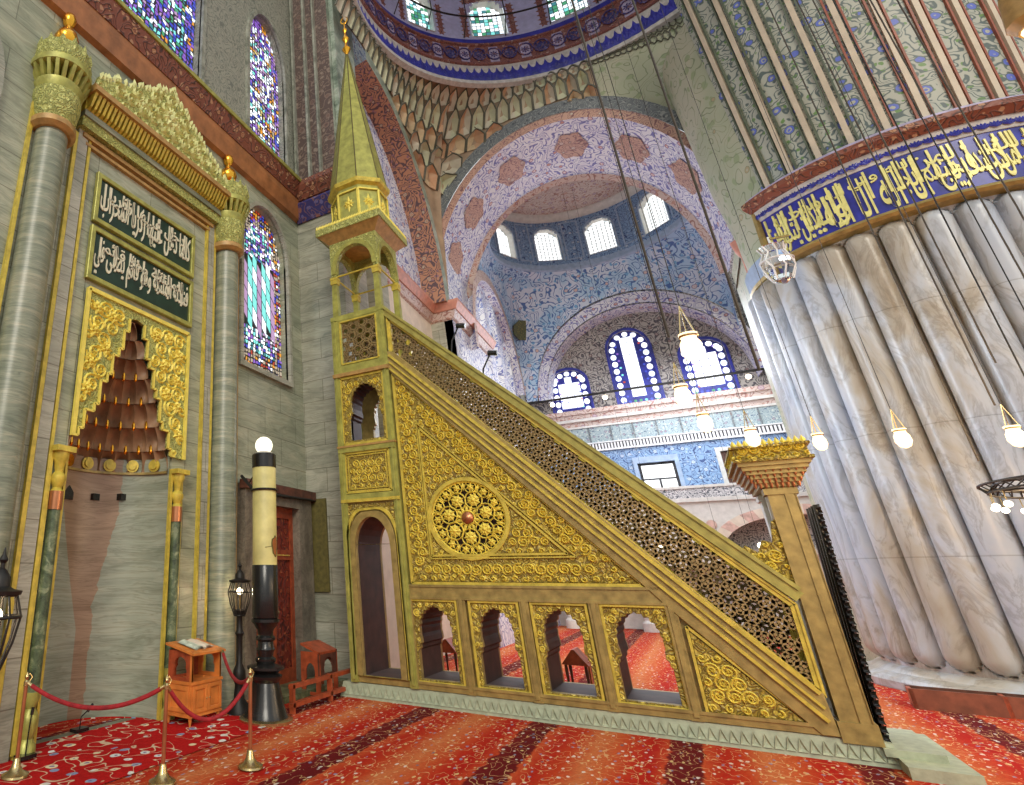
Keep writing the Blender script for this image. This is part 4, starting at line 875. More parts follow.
spi=octp(.72,11.03,.03,15.75,'spire','gold_green')
mb=MB()
for k in range(8): a=PI/8+PI/4*k; mb.tube([(SC[0]+.72*cos(a),SC[1]+.72*sin(a),11.03),(SC[0]+.03*cos(a),SC[1]+.03*sin(a),15.75)],.016,4)
obj('spire_rib',mb,M['olive'],spi,smooth=False)
mb=MB(); mb.lathe([(.03,15.7),(.05,15.8),(.12,15.95),(.05,16.1),(.04,16.2),(.1,16.35),(.04,16.5),(.03,16.6),(.07,16.7),(.03,16.8),(.02,17.0)],SC,16); f_=obj('finial',mb,M['bright_gold'],spi)
mb=MB(); pts=[(SC[0],SC[1]+.1*cos(t),17.1+.12*sin(t)) for t in [PI*.62+(2*PI-.55)*k/20 for k in range(21)]]; mb.tube(pts,[.006+.018*sin(PI*k/20) for k in range(21)],6); obj('crescent',mb,M['bright_gold'],f_)
# ================================================================== EXEDRA, RING AND CORNER BAY
BC=(13.9,-1.0); RR_=6.2; RZ=19.6
def ell(s,c,a,h,z0): t=(s-c)/a; return z0+h*math.sqrt(1-t*t) if abs(t)<1 else z0
def pend_surface(C,R,Z,th,planes):
    """boundary of the square bay in direction th, lifted between arches and ring"""
    best=None
    for kind,val,fnz in planes:
        c,s=cos(th),sin(th)
        d=(val-C[0])/c if kind=='x' and abs(c)>1e-6 else ((val-C[1])/s if kind=='y' and abs(s)>1e-6 else -1)
        if d>0 and (best is None or d<best[0]):
            o=C[1]+d*s if kind=='x' else C[0]+d*c; best=(d,fnz(o))
    return best
def pend_pt(C,R,Z,th,v,planes,inset=0):
    rb,zb=pend_surface(C,R,Z,th,planes); zb=min(zb,Z-.05)
    t=v*PI/2; r=R+(rb-R)*cos(t)**1.0; r=max(R,r) if rb>=R else R+(rb-R)*(1-v)
    return (C[0]+(r-inset)*cos(th),C[1]+(r-inset)*sin(th),zb+(Z-zb)*sin(t)**1.1)
PLA=[('x',19.95,lambda y:ell(y,1.2,5.15,6.85,11.3)),('y',5.3,lambda x:ell(x,13.9,6.0,7.2,11.3))]
TH0,TH1=rad(2),rad(104)
def zpt(C,R,Z,th,z,planes,inset=0):
    rb,zb=pend_surface(C,R,Z,th,planes); zb=min(zb,Z-.05); q=max(0,min(1,(z-zb)/(Z-zb)))
    v=math.asin(q**(1/1.1))/(PI/2); p=pend_pt(C,R,Z,th,v,planes,inset); return (p[0],p[1],max(z,zb))
mb=MB(); mb.grid(lambda u,v:pend_pt(BC,RR_,RZ,TH0+(TH1-TH0)*u,v,PLA,-.03),90,24)
M['muq_base']=flat('muq_base',(.34,.24,.15),.6,0,.3,1.5); struct(obj('trim_9',mb,M['muq_base']))
M['muq_green']=flat('muq_green',(.54,.55,.37),.6,0,.2,1.2); M['muq_tan']=flat('muq_tan',(.58,.45,.27),.6,0,.25,1.2); M['muq_brown']=flat('muq_brown',(.54,.33,.19),.6,0,.25,1.2); M['muq_cream']=flat('muq_cream',(.56,.52,.4),.6,0,.15,1.2)
rows=[(19.55,.42,30,(0,3),.1),(19.13,.85,30,(0,0,3),.2),(18.28,.7,22,(1,2,1),.22),(17.58,.75,20,(0,1,3),.25),(16.83,.8,18,(2,1,0),.25),(16.03,.8,18,(2,2,0),.25),(15.23,.8,17,(1,2),.25),(14.43,.8,17,(2,1),.22),(13.63,.8,16,(1,2,0),.2),(12.83,.7,16,(0,1),.15),(12.13,.6,16,(0,),.1)]
cells=MB(); lines=MB()
for ri,(zt,h,nc,cols,out_) in enumerate(rows):
    dth=(TH1-TH0)/nc; zb_=zt-h
    for c in range(-1,nc+1):
        t0=TH0+dth*(c+.5*(ri%2)); t1=t0+dth; tm=(t0+t1)/2
        if t0<TH0-.02 or t1>TH1+.1: continue
        if pend_surface(BC,RR_,RZ,tm,PLA)[1]>zb_+.15: 
            if pend_surface(BC,RR_,RZ,tm,PLA)[1]>zb_+h*.6: continue
        if ri>4 and any(pend_surface(BC,RR_,RZ,t,PLA)[1]>zb_+.65 for t in (t0,t1)): continue
        P=lambda a,b,i_:zpt(BC,RR_,RZ,t0+dth*a,zb_+h*b,PLA,i_)
        mi_=random.choice(cols)
        o_=[P(.04,.02,.02),P(.5,-.02,.02),P(.96,.02,.02),P(.96,.62,out_*.8),P(.74,.84,out_),P(.5,.97,out_*1.15),P(.26,.84,out_),P(.04,.62,out_*.8)]
        r_=[P(.5,.12,-.0),P(.5,.5,-.06),P(.5,.8,-.02)]
        vs=o_+r_; fs=[(0,1,8),(0,8,9,7),(7,9,10,6),(6,10,5),(1,2,8),(2,3,9,8),(3,4,10,9),(4,5,10)]
        k0=len(cells.f); cells.mi=mi_; cells.add(vs,fs)
        alt=3 if mi_==0 else (1 if mi_==2 else 2)
        if random.random()<.6:
            for q in (4,5,6,7): cells.m[k0+q]=alt
        for q in range(2,8): lines.bar(o_[q],o_[(q+1)%8],.045,.05,(cos(tm),sin(tm),0))
        lines.bar(o_[5],P(.5,1.25,out_*.3),.03,.03,(cos(tm),sin(tm),0))
struct(obj('trim_80',cells,[M['muq_green'],M['muq_tan'],M['muq_brown'],M['muq_cream']],smooth=False)); struct(obj('trim_81',lines,M['muq_line'],smooth=False))
mb=MB(); mb.grid(lambda u,v:pend_pt(BC,RR_,RZ,rad(-62)+rad(64)*u,v,PLA),60,12); struct(obj('trim_10',mb,M['tile_green']))
mb=MB()
for k in range(26):   # small hexagonal cells fading into the green field under the ring
    th=rad(2)-rad(1.6)*k
    for r_ in range(3 if k<18 else 2):
        p=[pend_pt(BC,RR_,RZ,th+rad(.8)*q[0]+rad(.8)*(r_%2),.93-.12*r_+.055*q[1],PLA,.03) for q in ((-.9,-.5),(0,-1),(.9,-.5),(.9,.5),(0,1),(-.9,.5))]
        for i in range(6): mb.bar(p[i],p[(i+1)%6],.035,.03,(1,0,-1))
struct(obj('trim_11',mb,M['muq_line'],smooth=False))
# ring
def ringpart(name,prof,mat,C=BC,n=96,a0=rad(-70),a1=rad(120),z=0): 
    mb=MB(); mb.lathe(prof,(C[0],C[1],z),n,a0,a1); o=obj(name,mb,mat,ang=50); struct(o); return o
M['ring_white']=flat('ring_white',(.5,.48,.45),.5); M['ring_brown']=floral('ring_brown',(.24,.09,.07),(.1,.04,.05),(.45,.3,.25),(.35,.2,.15),3.5,.06,.2); M['ring_lav']=flat('ring_lav',(.42,.42,.62),.5,0,.12)
ringpart('trim_12',[(6.28,19.4),(6.1,19.45),(6.1,19.6),(6.2,19.62),(6.2,20.45)],M['ring_white'])
ringpart('trim_13',[(6.2,20.45),(6.12,20.48),(6.12,20.56),(6.2,20.58),(6.2,21.45),(6.12,21.48),(6.12,21.56),(6.2,21.58)],M['ring_brown'])
ringpart('trim_14',[(6.2,21.58),(6.2,21.85)],M['cobalt'])
def cylP(C,R): return lambda a,b,d:(C[0]+(R-d)*cos(a/R),C[1]+(R-d)*sin(a/R),b)
CP=cylP(BC,6.2); mb=MB()
NP=64
for k in range(NP):
    a=6.2*(rad(-60)+rad(170)*k/NP); w=6.2*rad(170)/NP
    for q in (-1.1,-.6,0,.6,1.1): leaf(mb,CP,a,19.68,PI/2-q*.75,.34+.34*(1-abs(q)/1.3),.12,.03)
struct(obj('trim_15',mb,M['cobalt'],smooth=False))
M['ring_lilac']=flat('ring_lilac',(.42,.36,.5),.5); mb=MB(); mb2=MB()
for k in range(32):
    a=6.2*(rad(-60)+rad(170)*k/32); w=6.2*rad(170)/32
    mb.add([CP(a-w*.3,20.62,.02),CP(a+w*.3,20.62,.02),CP(a+w*.3,21.4,.02),CP(a-w*.3,21.4,.02)],[(0,1,2,3)]) if k%2 else None
    flower(mb2,CP,a,21.02,.3 if k%2==0 else .24,.05,8)
    loop=[CP(a+.26*cos(t),21.02+.3*sin(t),.04) for t in [i*PI/5 for i in range(10)]]
    for i in range(10): mb2.bar(loop[i],loop[(i+1)%10],.05,.03,(cos(a/6.2),sin(a/6.2),0))
struct(obj('trim_16',mb,M['ring_lilac'],smooth=False)); struct(obj('trim_17',mb2,M['cornice_blue'],smooth=False))
# drum of windows over the ring
def drumwall(name,C,R,z0,z1,wins,b0,bs,bt,mat,a0,a1,n=160,nz=36,th=.35):
    """cylindrical wall with arched openings; wins=list of (centre angle, half angle)"""
    mb=MB(); da=(a1-a0)/n; dz=(z1-z0)/nz
    def hole(a,z):
        for c,h in wins:
            t=abs(a-c)/h
            if t<1 and b0<z<bs+(bt-bs)*math.sqrt(1-t*t): return True
        return False
    for i in range(n):
        for j in range(nz):
            a=a0+(i+.5)*da; z=z0+(j+.5)*dz
            if hole(a,z): continue
            P=lambda r,q,w:(C[0]+r*cos(a0+q*da),C[1]+r*sin(a0+q*da),z0+w*dz)
            mb.add([P(R,i,j),P(R,i+1,j),P(R,i+1,j+1),P(R,i,j+1)],[(0,1,2,3)])
    struct(obj(name,mb,mat,smooth=False))
def drumwindow(name,C,R,ca,h,b0,bs,bt,keys,ornate=True):
    """reveal + leaded panes set behind the opening"""
    L=arch(-h*R,h*R,b0,bs,bt,12); f=in_arch(-h*R,h*R,b0,bs,bt); P=lambda a,b,d:(C[0]+(R-d)*cos(ca+a/R),C[1]+(R-d)*sin(ca+a/R),b); n=len(L)
    mb=MB(); mb.add([P(a*1.03,b+(.02 if b>b0 else -.02),.03) for a,b in L]+[P(a,b,-.3) for a,b in L],[(i,(i+1)%n,n+(i+1)%n,n+i) for i in range(n)]); fr=struct(obj(name,mb,M['pale_stone'],smooth=False))
    mb=MB(); mb.add([P(a*1.05,b,-.45) for a,b in L],[list(range(n))]); obj('leading',mb,M['lead'],fr,smooth=False)
    mosaic('pane',f,-h*R,h*R,b0,bt,.17,lambda a,b,i,j:random.choice(keys),P,-.28,fr,.16); return fr
wr=[rad(-24+27*k+2.5) for k in range(5)]; wr=[rad(30.3-27),rad(30.3),rad(57),rad(84),rad(-24)]
drumwall('wall_ring_drum',BC,6.2,21.85,25.0,[(a,rad(6)) for a in wr],22.0,23.3,23.95,M['ring_lav'],rad(-70),rad(120))
for k,a in enumerate(wr): drumwindow('window_%d'%(10+k),BC,6.2,a,rad(6),22.0,23.3,23.95,['white','white','pale','cyan','teal','pale','green'])
mb=MB()
for k,a in enumerate(wr):      # scalloped brown surrounds
    for i in range(30):
        t=i/29*2-1; 
        if abs(t)<.55: z=23.6+.5*math.cos(t*1.5); aa=t*1.5
        else: aa=math.copysign(.92,t); z=22.1+ (1-(abs(t)-.55)/.45)*1.5
        flower(mb,CP,6.2*a+aa,z,.2,.02,6)
struct(obj('trim_18',mb,M['ring_brown'],smooth=False))
mb=MB(); mb.lathe([(6.2*cos(t)+.02,25+6.2*.8*sin(t)) for t in [PI/2*k/14 for k in range(15)]],(BC[0],BC[1],0),64); struct(obj('ceiling',mb,M['ring_lav']))
hp=MB(); hp.tube([(BC[0]+5.75*cos(t),BC[1]+5.75*sin(t),22.55) for t in [rad(-60+170*k/60) for k in range(61)]],.035)
for k in range(12):
    t=rad(-50+15*k); hp.tube([(BC[0]+5.75*cos(t),BC[1]+5.75*sin(t),22.55),(BC[0]+6.18*cos(t),BC[1]+6.18*sin(t),21.9)],.02); hp.tube([(BC[0]+5.75*cos(t),BC[1]+5.75*sin(t),22.55),(BC[0]+5.75*cos(t),BC[1]+5.75*sin(t),24.6)],.02)
tag(obj('lamp_hoop',hp,M['iron']),'black iron hoop running past the bright windows above the blue leaf ring','hoop')
# wall arch beside the pier (seen obliquely) : pale archivolt, red soffit, patterned tympanum
def archband(name,kind,val,c,a_in,h_in,a_out,h_out,z0,mat,n=40,t0=0,t1=PI):
    mb=MB(); vs=[]
    for i in range(n+1):
        t=t0+(t1-t0)*i/n
        for a,h in ((a_in,h_in),(a_out,h_out)):
            o,z=c+a*cos(t),z0+h*sin(t); vs.append((val,o,z) if kind=='x' else (o,val,z))
    mb.add(vs,[(2*i,2*i+1,2*i+3,2*i+2) for i in range(n)]); return struct(obj(name,mb,mat))
def soffit(name,kind,v0,v1,c0,a0,h0,z0,c1,a1,h1,z1,mat,n=48,m=4,t1=PI):
    mb=MB()
    def fn(u,v):
        t=t1*u; c=c0+(c1-c0)*v; a=a0+(a1-a0)*v; h=h0+(h1-h0)*v; z=z0+(z1-z0)*v; p=v0+(v1-v0)*v; o=c+a*cos(t); zz=z+h*sin(t)
        return (p,o,zz) if kind=='x' else (o,p,zz)
    mb.grid(fn,n,m); return struct(obj(name,mb,mat))
archband('trim_19','y',5.28,13.9,5.55,6.7,6.0,7.2,11.3,M['mossy_marble'],t1=PI*.5)
soffit('trim_20','y',5.28,6.1,13.9,5.55,6.7,11.3,13.9,5.5,6.6,11.3,M['tile_red'],t1=PI*.5)
mb=MB(); mb.box(13.4,20.2,6.1,6.4,11.3,27); struct(obj('wall_tympanum',mb,M['tile_lav']))
mb=MB(); mb.box(13.4,20.2,6.1,6.4,0,11.3); struct(obj('wall_side_bay',mb,M['cream']))
mb=MB(); mb.box(14.2,14.7,5.6,6.1,0,11.3); struct(obj('trim_21',mb,M['marble_grey']))
# second pier and far part of the mihrab wall
mb=MB(); mb.box(20.0,23.0,5.69,6.6,0,11.4); mb.box(20.0,20.6,5.3,5.7,0,11.3); struct(obj('wall_second_pier',mb,M['marble_grey'],smooth=False))
mb=MB(); mb.box(12.6,13.5,5.68,5.77,0,3.5); struct(obj('trim_90',mb,M['cream'],smooth=False))  # pale box added in place of light on the pier face behind the doorway
cpath=[(13.6,6.1),(20.0,6.1),(20.0,5.3),(24.9,5.3)]
struct(cornice('trim_22',cpath,[(0,10.75),(.08,10.8),(.2,11.05),(0,11.06)],M['tile_pinkred'])); struct(cornice('trim_23',cpath,[(0,11.06),(.24,11.06),(.38,11.3),(.38,11.38),(0,11.42)],M['pink_stone']))
# big opening arch: front bands, painted soffit
archband('trim_24','x',19.93,1.2,4.48,6.07,4.78,6.4,11.35,M['red_border']); archband('trim_25','x',19.9,1.2,4.78,6.4,5.2,6.9,11.35,M['dark_border'])
soffit('trim_26','x',19.93,23.0,1.2,4.48,6.07,11.35,1.3,4.2,5.55,11.35,M['tile_lav_soffit'])
soffit('trim_27','x',22.75,22.95,1.3,4.2,5.5,11.35,1.3,4.02,5.35,11.35,M['tile_pinkred'])
mb=MB()
for k,u in enumerate((.86,.74,.6,.44,.3,.17)):
    t=PI*(1-u); 
    def P(a,b,d,t=t):
        v=.42+b/3.0; c=1.2+.1*v; A=4.48-.28*v; H=6.07-.52*v; tt=t+a/5.2; return (19.93+3.07*v,c+(A-.03-d)*cos(tt),11.35+(H-.03-d)*sin(tt))
    q=[P(.62*cos(s)*(1+.1*cos(6*s)),.62*sin(s)*(1+.1*cos(6*s)),0) for s in [i*PI/12 for i in range(24)]]
    mb.add(q+[P(0,0,0)],[(i,(i+1)%24,24) for i in range(24)])
struct(obj('trim_28',mb,M['red_border'],smooth=False))
# spandrel wall right of the opening and its pier
mb=MB(); mb.box(19.97,23,-8.0,-3.28,0,17.5); mb.box(19.97,23,-3.3,-3.0,0,11.3); struct(obj('wall_opening_pier',mb,M['tile_green'],smooth=False))
struct(cornice('trim_29',[(23,-2.95),(19.9,-2.95),(19.9,-4.5)][::-1],[(0,10.7),(.1,10.9),(.25,11.3),(0,11.35)][::1],M['white_tracery']))
mb=MB(); mb.lathe([(.16,7.5),(.16,10.4),(.24,10.6),(.3,10.9)],(19.75,-3.05,0),16); struct(obj('trim_30',mb,M['pink_stone']))
# ---- corner bay
B2=(25.9,.7); PB=[('x',30.1,lambda y:ell(y,.1,4.35,4.55,9.9)),('y',5.0,lambda x:ell(x,25.9,4.2,4.8,10.2)),('y',-3.6,lambda x:ell(x,25.9,4.2,4.8,10.2)),('x',21.7,lambda y:ell(y,.7,4.25,5.4,11.3))]
mb=MB(); mb.grid(lambda u,v:pend_pt(B2,4.0,16.1,rad(-112)+rad(222)*u,v,PB),200,12); struct(obj('trim_31',mb,M['tile_blue']))
W2=[rad(64),rad(29),rad(-5),rad(-40.5),rad(99),rad(-75)]
ringpart('trim_32',[(4.0,16.05),(3.9,16.1),(3.9,16.2),(4.0,16.22),(4.0,16.45)],M['pale_blue'],B2,96,rad(-108),rad(116))
drumwall('wall_bay_drum',B2,4.0,16.4,19.0,[(a,rad(8.6)) for a in W2],16.7,17.9,18.5,M['tile_teal'],rad(-110),rad(118))
for k,a in enumerate(W2[:4]): drumwindow('window_%d'%(20+k),B2,4.0,a,rad(8.6),16.7,17.9,18.5,['white'])
mb=MB(); CB=cylP(B2,4.0)
for a in W2:
    f=arch(-.66,.66,16.6,17.9,18.62,10)
    for i in range(1,len(f)): 
        p,q=f[i],f[(i+1)%len(f)]; mb.bar(CB(4*a+p[0],p[1],.03),CB(4*a+q[0],q[1],.03),.07,.04,(cos(a),sin(a),0))
    c=4*(a+rad(17.4))
    for p,q in (((-.35,16.65),(-.35,18.75)),((.35,16.65),(.35,18.75)),((-.35,18.75),(.35,18.75)),((-.35,16.65),(.35,16.65))): mb.bar(CB(c+p[0],p[1],.02),CB(c+q[0],q[1],.02),.06,.03,(cos(c/4),sin(c/4),0))
struct(obj('trim_33',mb,M['pale_blue'],smooth=False))
ringpart('trim_34',[(4.0,18.9),(3.7,19.05),(3.66,19.2),(4.0,19.25)],M['pale_stone'],B2,96,rad(-108),rad(118))
mb=MB(); mb.lathe([(4.0*cos(t)+.01,19.2+3.6*sin(t)) for t in [PI/2*k/16 for k in range(17)]],(B2[0],B2[1],0),64); struct(obj('ceiling_bay',mb,M['tile_pinkred']))
mb=MB()
for k in range(18):   # pale star-shaped fields of the little dome
    a=2*PI*k/18+.1; t=rad(24); P=lambda u,w,d,a=a:(B2[0]+(3.93*cos(t+w))*cos(a+u),B2[1]+(3.93*cos(t+w))*sin(a+u),19.2+3.53*sin(t+w))
    r1=.13; q=[P(r1*(1 if i%2 else .7)*cos(i*PI/6),.17*(1 if i%2 else .7)*sin(i*PI/6),0) for i in range(12)]; mb.add(q+[P(0,0,0)],[(i,(i+1)%12,12) for i in range(12)])
struct(obj('trim_35',mb,M['pale_blue'],smooth=False))
# far lunette wall with three stained windows
FW=30.9
lw=[(.92,2.38,3.88,9.15,10.75,11.3),(0,-.35,1.25,9.3,11.8,12.75),(0,-2.95,-1.4,9.3,11.1,11.7)]
wins=[(2.38,3.95,9.2,10.75,11.4),(-.4,1.25,9.35,11.9,12.85),(-3.0,-1.42,9.35,11.15,11.75)]
struct(plate('wall_far_lunette',rect(-5.2,5.2,8.4,15),[arch(a0,a1,b0,bs,bt,12) for a0,a1,b0,bs,bt in wins],.3,MX,(FW+.15,0,0),M['tile_brown'],None))
for k,(a0,a1,b0,bs,bt) in enumerate(wins):
    fr=struct(plate('window_%d'%(30+k),arch(a0-.1,a1+.1,b0-.08,bs,bt+.12,12),[arch(a0,a1,b0,bs,bt,12)],.1,MX,(FW-.02,0,0),M['cobalt'],None))
    mb=MB(); mb.add(*plate_mesh(arch(a0-.02,a1+.02,b0,bs,bt,12),[],.03,MX,(FW+.16,0,0))); obj('leading',mb,M['cobalt'],fr)
    f=in_arch(a0,a1,b0,bs,bt); X=px(FW+.12); c=(a0+a1)/2
    mb=MB()
    def disc(a,b,ra,rb,key,n=10): mb.mi=gi[key]; mb.add([X(a+ra*cos(2*PI*i/n),b+rb*sin(2*PI*i/n),0) for i in range(n)],[list(range(n))])
    hw=(a1-a0)/2; nb_=int((bs-b0)/.34)
    for j in range(nb_+1):
        b=b0+.2+(bs-b0-.1)*j/nb_
        for s_ in (-1,1): disc(c+s_*(hw-.17),b,.12,.14,'white' if j%3 else 'pale'); disc(c+s_*(hw-.36),b+.15,.05,.05,random.choice(['blue','red','violet','cyan']))
    for i in range(1,6): t=PI*i/6; disc(c+(hw-.17)*cos(t),bs+(bt-bs-.15)*sin(t),.12,.12,'white')
    for i in range(7): disc(c-hw+.2+i*(2*hw-.4)/6,b0+.1,.06,.06,random.choice(['blue','cyan','green']))
    obj('pane',mb,GM,fr,smooth=False)
    fin=in_arch(a0+.42,a1-.42,b0+.3,bs-.15,bt-.38); mosaic('pane',fin,a0,a1,b0,bt,.3,lambda a,b,i,j:'white',X,0,fr,.06)
soffit('trim_36','x',30.1,30.95,.1,3.95,4.0,9.75,.1,3.85,3.9,9.7,M['tile_lav_soffit'])
archband('trim_37','x',30.06,.1,3.95,4.0,4.35,4.55,9.8,M['tile_lav_soffit'])
mb=MB(); mb.grid(lambda u,v:(30.08,-4.6+10*u,9.3+8*v),1,1)
# ledge, frieze, crenel band, tiled wall
mb=MB(); mb.box(30.0,31.2,-6,5.4,8.95,9.15); mb.box(30.1,31.2,-6,5.4,8.3,8.95); struct(obj('trim_38',mb,M['tile_pinkred'],smooth=False))
mb=MB(); mb.box(29.95,30.1,-6,5.4,8.6,8.72); mb.box(29.95,30.1,-6,5.4,8.28,8.36); struct(obj('trim_39',mb,M['pale_stone'],smooth=False))
mb=MB(); mb.box(29.9,31,-6,5.2,6.45,6.75)
M['frieze_tile']=floral('frieze_tile',(.34,.42,.42),(.1,.14,.2),(.3,.2,.25),(.55,.58,.52),4,.05,.18)
mb=MB(); mb.box(30.01,31,-6,5.2,7.55,8.29); mb2=MB()
for k in range(13): y=-5+k*.85; mb2.box(29.97,30,y-.03,y+.03,7.6,8.28)
struct(obj('trim_41',mb,M['frieze_tile'],smooth=False)); struct(obj('trim_42',mb2,M['dark_border'],smooth=False))
mb=MB(); mb.box(29.95,30.5,-6,5.2,7.2,7.55); struct(obj('trim_43',mb,M['lead'],smooth=False)); mb=MB()
for k in range(90): y=-5.8+k*.12; mb.box(29.9,29.95,y-.035,y+.035,7.26,7.5)
mb.box(29.88,29.96,-6,5.2,7.18,7.25); mb.box(29.88,29.96,-6,5.2,7.52,7.57); struct(obj('trim_44',mb,M['white'],smooth=False))
FWALL=[rect(-.2,1.12,4.9,6.5),rect(-2.75,-1.75,4.5,6.7)]
struct(plate('wall_far',rect(-14,5.4,4.2,7.2),FWALL,.3,MX,(30.15,0,0),M['tile_teal'],None))
mb=MB(); mb.box(30.32,30.4,-14,5.4,0,7.2); mb.box(31.3,31.4,-6,5.6,7,16); struct(obj('wall_far_backing',mb,M['pale_stone'],smooth=False))
mb=MB(); mb.box(29.9,30.4,-14,-4.45,7.2,17); struct(obj('wall_far_side',mb,M['tile_blue'],smooth=False))
fr=struct(plate('window_40',rect(-.35,1.27,4.7,6.75),[rect(-.2,1.12,4.85,6.5)],.12,MX,(29.97,0,0),M['pale_blue'],None))
mb=MB(); mb.mi=gi['white']
for a,b,c,d in ((-.1,1.02,5.85,6.4),(-.1,.42,5.15,5.78),(.5,1.02,5.15,5.78),(-.1,.42,4.8,5.08),(.5,1.02,4.8,5.08)): mb.add([(30.12,a,c),(30.12,b,c),(30.12,b,d),(30.12,a,d)],[(0,1,2,3)])
obj('pane',mb,GM,fr,smooth=False); mb=MB(); mb.box(30.14,30.2,-.2,1.12,4.85,6.5); obj('leading',mb,M['lead'],fr,smooth=False)
fr=struct(plate('window_41',rect(-2.9,-1.6,4.4,6.85),[rect(-2.75,-1.75,4.5,6.7)],.12,MX,(29.97,0,0),M['pale_stone'],None))
mb=MB(); mb.box(30.05,30.12,-2.75,-2.27,4.5,6.7); mb.box(30.05,30.12,-2.23,-1.75,4.5,6.7); mb.box(30.12,30.14,-2.75,-1.75,4.5,6.7); obj('shutter',mb,M['dark_wood'],fr,smooth=False)
# gallery in front of the far wall
GX=29.0; gs=.966
gall=rect(-14,5.4,2.9,4.72)
va=[(-.98-2.1*2,2.9)]
struct(plate('wall_gallery',[(-14,4.75),(-14,2.3),(-5.6,2.3),(-5.6,2.9)]+[(-3.3-2.3*cos(PI-t) if 0 else -3.3+2.3*-cos(t),2.9+1.2*sin(t)) for t in [PI*k/16 for k in range(17)]]+[(-1.0,2.3),(5.4,2.3),(5.4,4.75)],[],.4,MX,(GX+.2,0,0),M['pale_stone'],None))
mb=MB(); mb2=MB()
for k in range(17):      # striped voussoirs
    t0,t1=PI*k/17,PI*(k+1)/17; q=[(-3.3-2.3*cos(t0),2.9+1.2*sin(t0)),(-3.3-2.3*cos(t1),2.9+1.2*sin(t1)),(-3.3-2.65*cos(t1),2.95+1.5*sin(t1)),(-3.3-2.65*cos(t0),2.95+1.5*sin(t0))]
    (mb if k%2 else mb2).hull([(GX-.03,a,b) for a,b in q],[(GX+.05,a,b) for a,b in q])
M['vouss']=flat('vouss',(.6,.4,.33),.5); struct(obj('trim_45',mb,M['vouss'],smooth=False)); struct(obj('trim_46',mb2,M['cream'],smooth=False))
mb=MB(); mb.box(GX+1.3,GX+1.4,-6,-.5,2.9,4.6); struct(obj('trim_47',mb,M['white_tracery'],smooth=False)); mb=MB(); mb.box(GX+.9,GX+1.2,-6,-.4,2.75,2.95); struct(obj('trim_48',mb,M['pale_stone'],smooth=False))
mb=MB(); mb.box(GX+1.5,GX+1.6,-14,5.4,0,2.8); struct(obj('wall_gallery_back',mb,M['dark_wood'],smooth=False))
mb=MB(); mb.box(GX-.1,GX+1.2,-14,5.4,4.7,4.85); mb.box(GX-.12,GX+.0,-14,5.4,5.22,5.32); struct(obj('trim_49',mb,M['pale_stone'],smooth=False))
mb=MB(); mb.box(GX-.08,GX,-14,5.4,4.85,5.22); struct(obj('trim_50',mb,M['white_tracery'],smooth=False))
mb=MB(); mb.lathe([(.001,0),(.16,0),(.16,.03),(.001,.03)],(0,0,0),24); mb.v=[(GX-.01-z,-.8+x,3.85+y) for x,y,z in mb.v]; struct(obj('trim_51',mb,M['vouss']))
for y in (-.95,1.9,4.6):
    mb=MB(); mb.lathe([(.3,0),(.3,.3),(.2,.4),(.2,2.0),(.32,2.3),(.36,2.45)],(GX+.2,y,0),20); struct(obj('trim_%d'%(60+int(y)),mb,M['pale_stone']))
# mihrab wall of the corner bay with its tall windows
bw=[arch(24.3,25.35,9.9,13.3,14.1,10),arch(26.1,27.3,9.9,13.9,14.8,10),arch(28.2,29.3,9.9,12.0,12.7,10)]
struct(plate('wall_bay_left',rect(20,30.4,0,16.5),bw,.3,MY,(0,5.45,0),M['tile_lav'],None))
for k,(a0,a1,bs,bt) in enumerate(((24.3,25.35,13.3,14.1),(26.1,27.3,13.9,14.8),(28.2,29.3,12.0,12.7))):
    mb=MB(); mb.add(*plate_mesh(arch(a0-.02,a1+.02,9.9,bs,bt,12),[],.03,MY,(0,5.62,0))); ld=struct(obj('window_%d'%(50+k),mb,M['lead']))
    mosaic('pane',in_arch(a0,a1,9.9,bs,bt),a0,a1,9.9,bt,.2,lambda a,b,i,j:random.choice(['white','white','pale','white','yellow']),py(5.58),0,ld,.12)
archband('trim_70','y',4.98,25.9,3.85,4.3,4.2,4.8,10.2,M['tile_pinkred']); soffit('trim_71','y',4.98,5.35,25.9,3.85,4.3,10.2,25.9,3.8,4.25,10.2,M['tile_lav_soffit'])
# green medallion on the pendentive
th=rad(45); c=Vector(pend_pt(B2,4.0,16.1,th,.42,PB)); c2=Vector(pend_pt(B2,4.0,16.1,th,.45,PB)); ct=Vector((-sin(th),cos(th),0)); cu_=(c2-c).normalized(); cn_=ct.cross(cu_); 
if cn_.dot(Vector(B2+(10,))-c)<0: cn_=-cn_
mb=MB(); ring=[c+cn_*.08+(ct*cos(t)+cu_*sin(t))*.55*(1 if k%2 else .9) for k,t in enumerate([PI/8*i for i in range(16)])]; mb.hull(ring,[p+cn_*.06 for p in ring]); struct(obj('trim_72',mb,floral('medal',(.1,.11,.04),(.03,.03,.02),(.3,.25,.05),(.25,.22,.06),6)))
# tie rod with small lamps
mb=MB(); mb.tube([(29.95,5.2,9.78),(29.95,-4.4,9.78)],.05); rod=obj('tie_rod',mb,M['iron']); tag(rod,'long black iron rod crossing in front of the three far stained windows','rod')
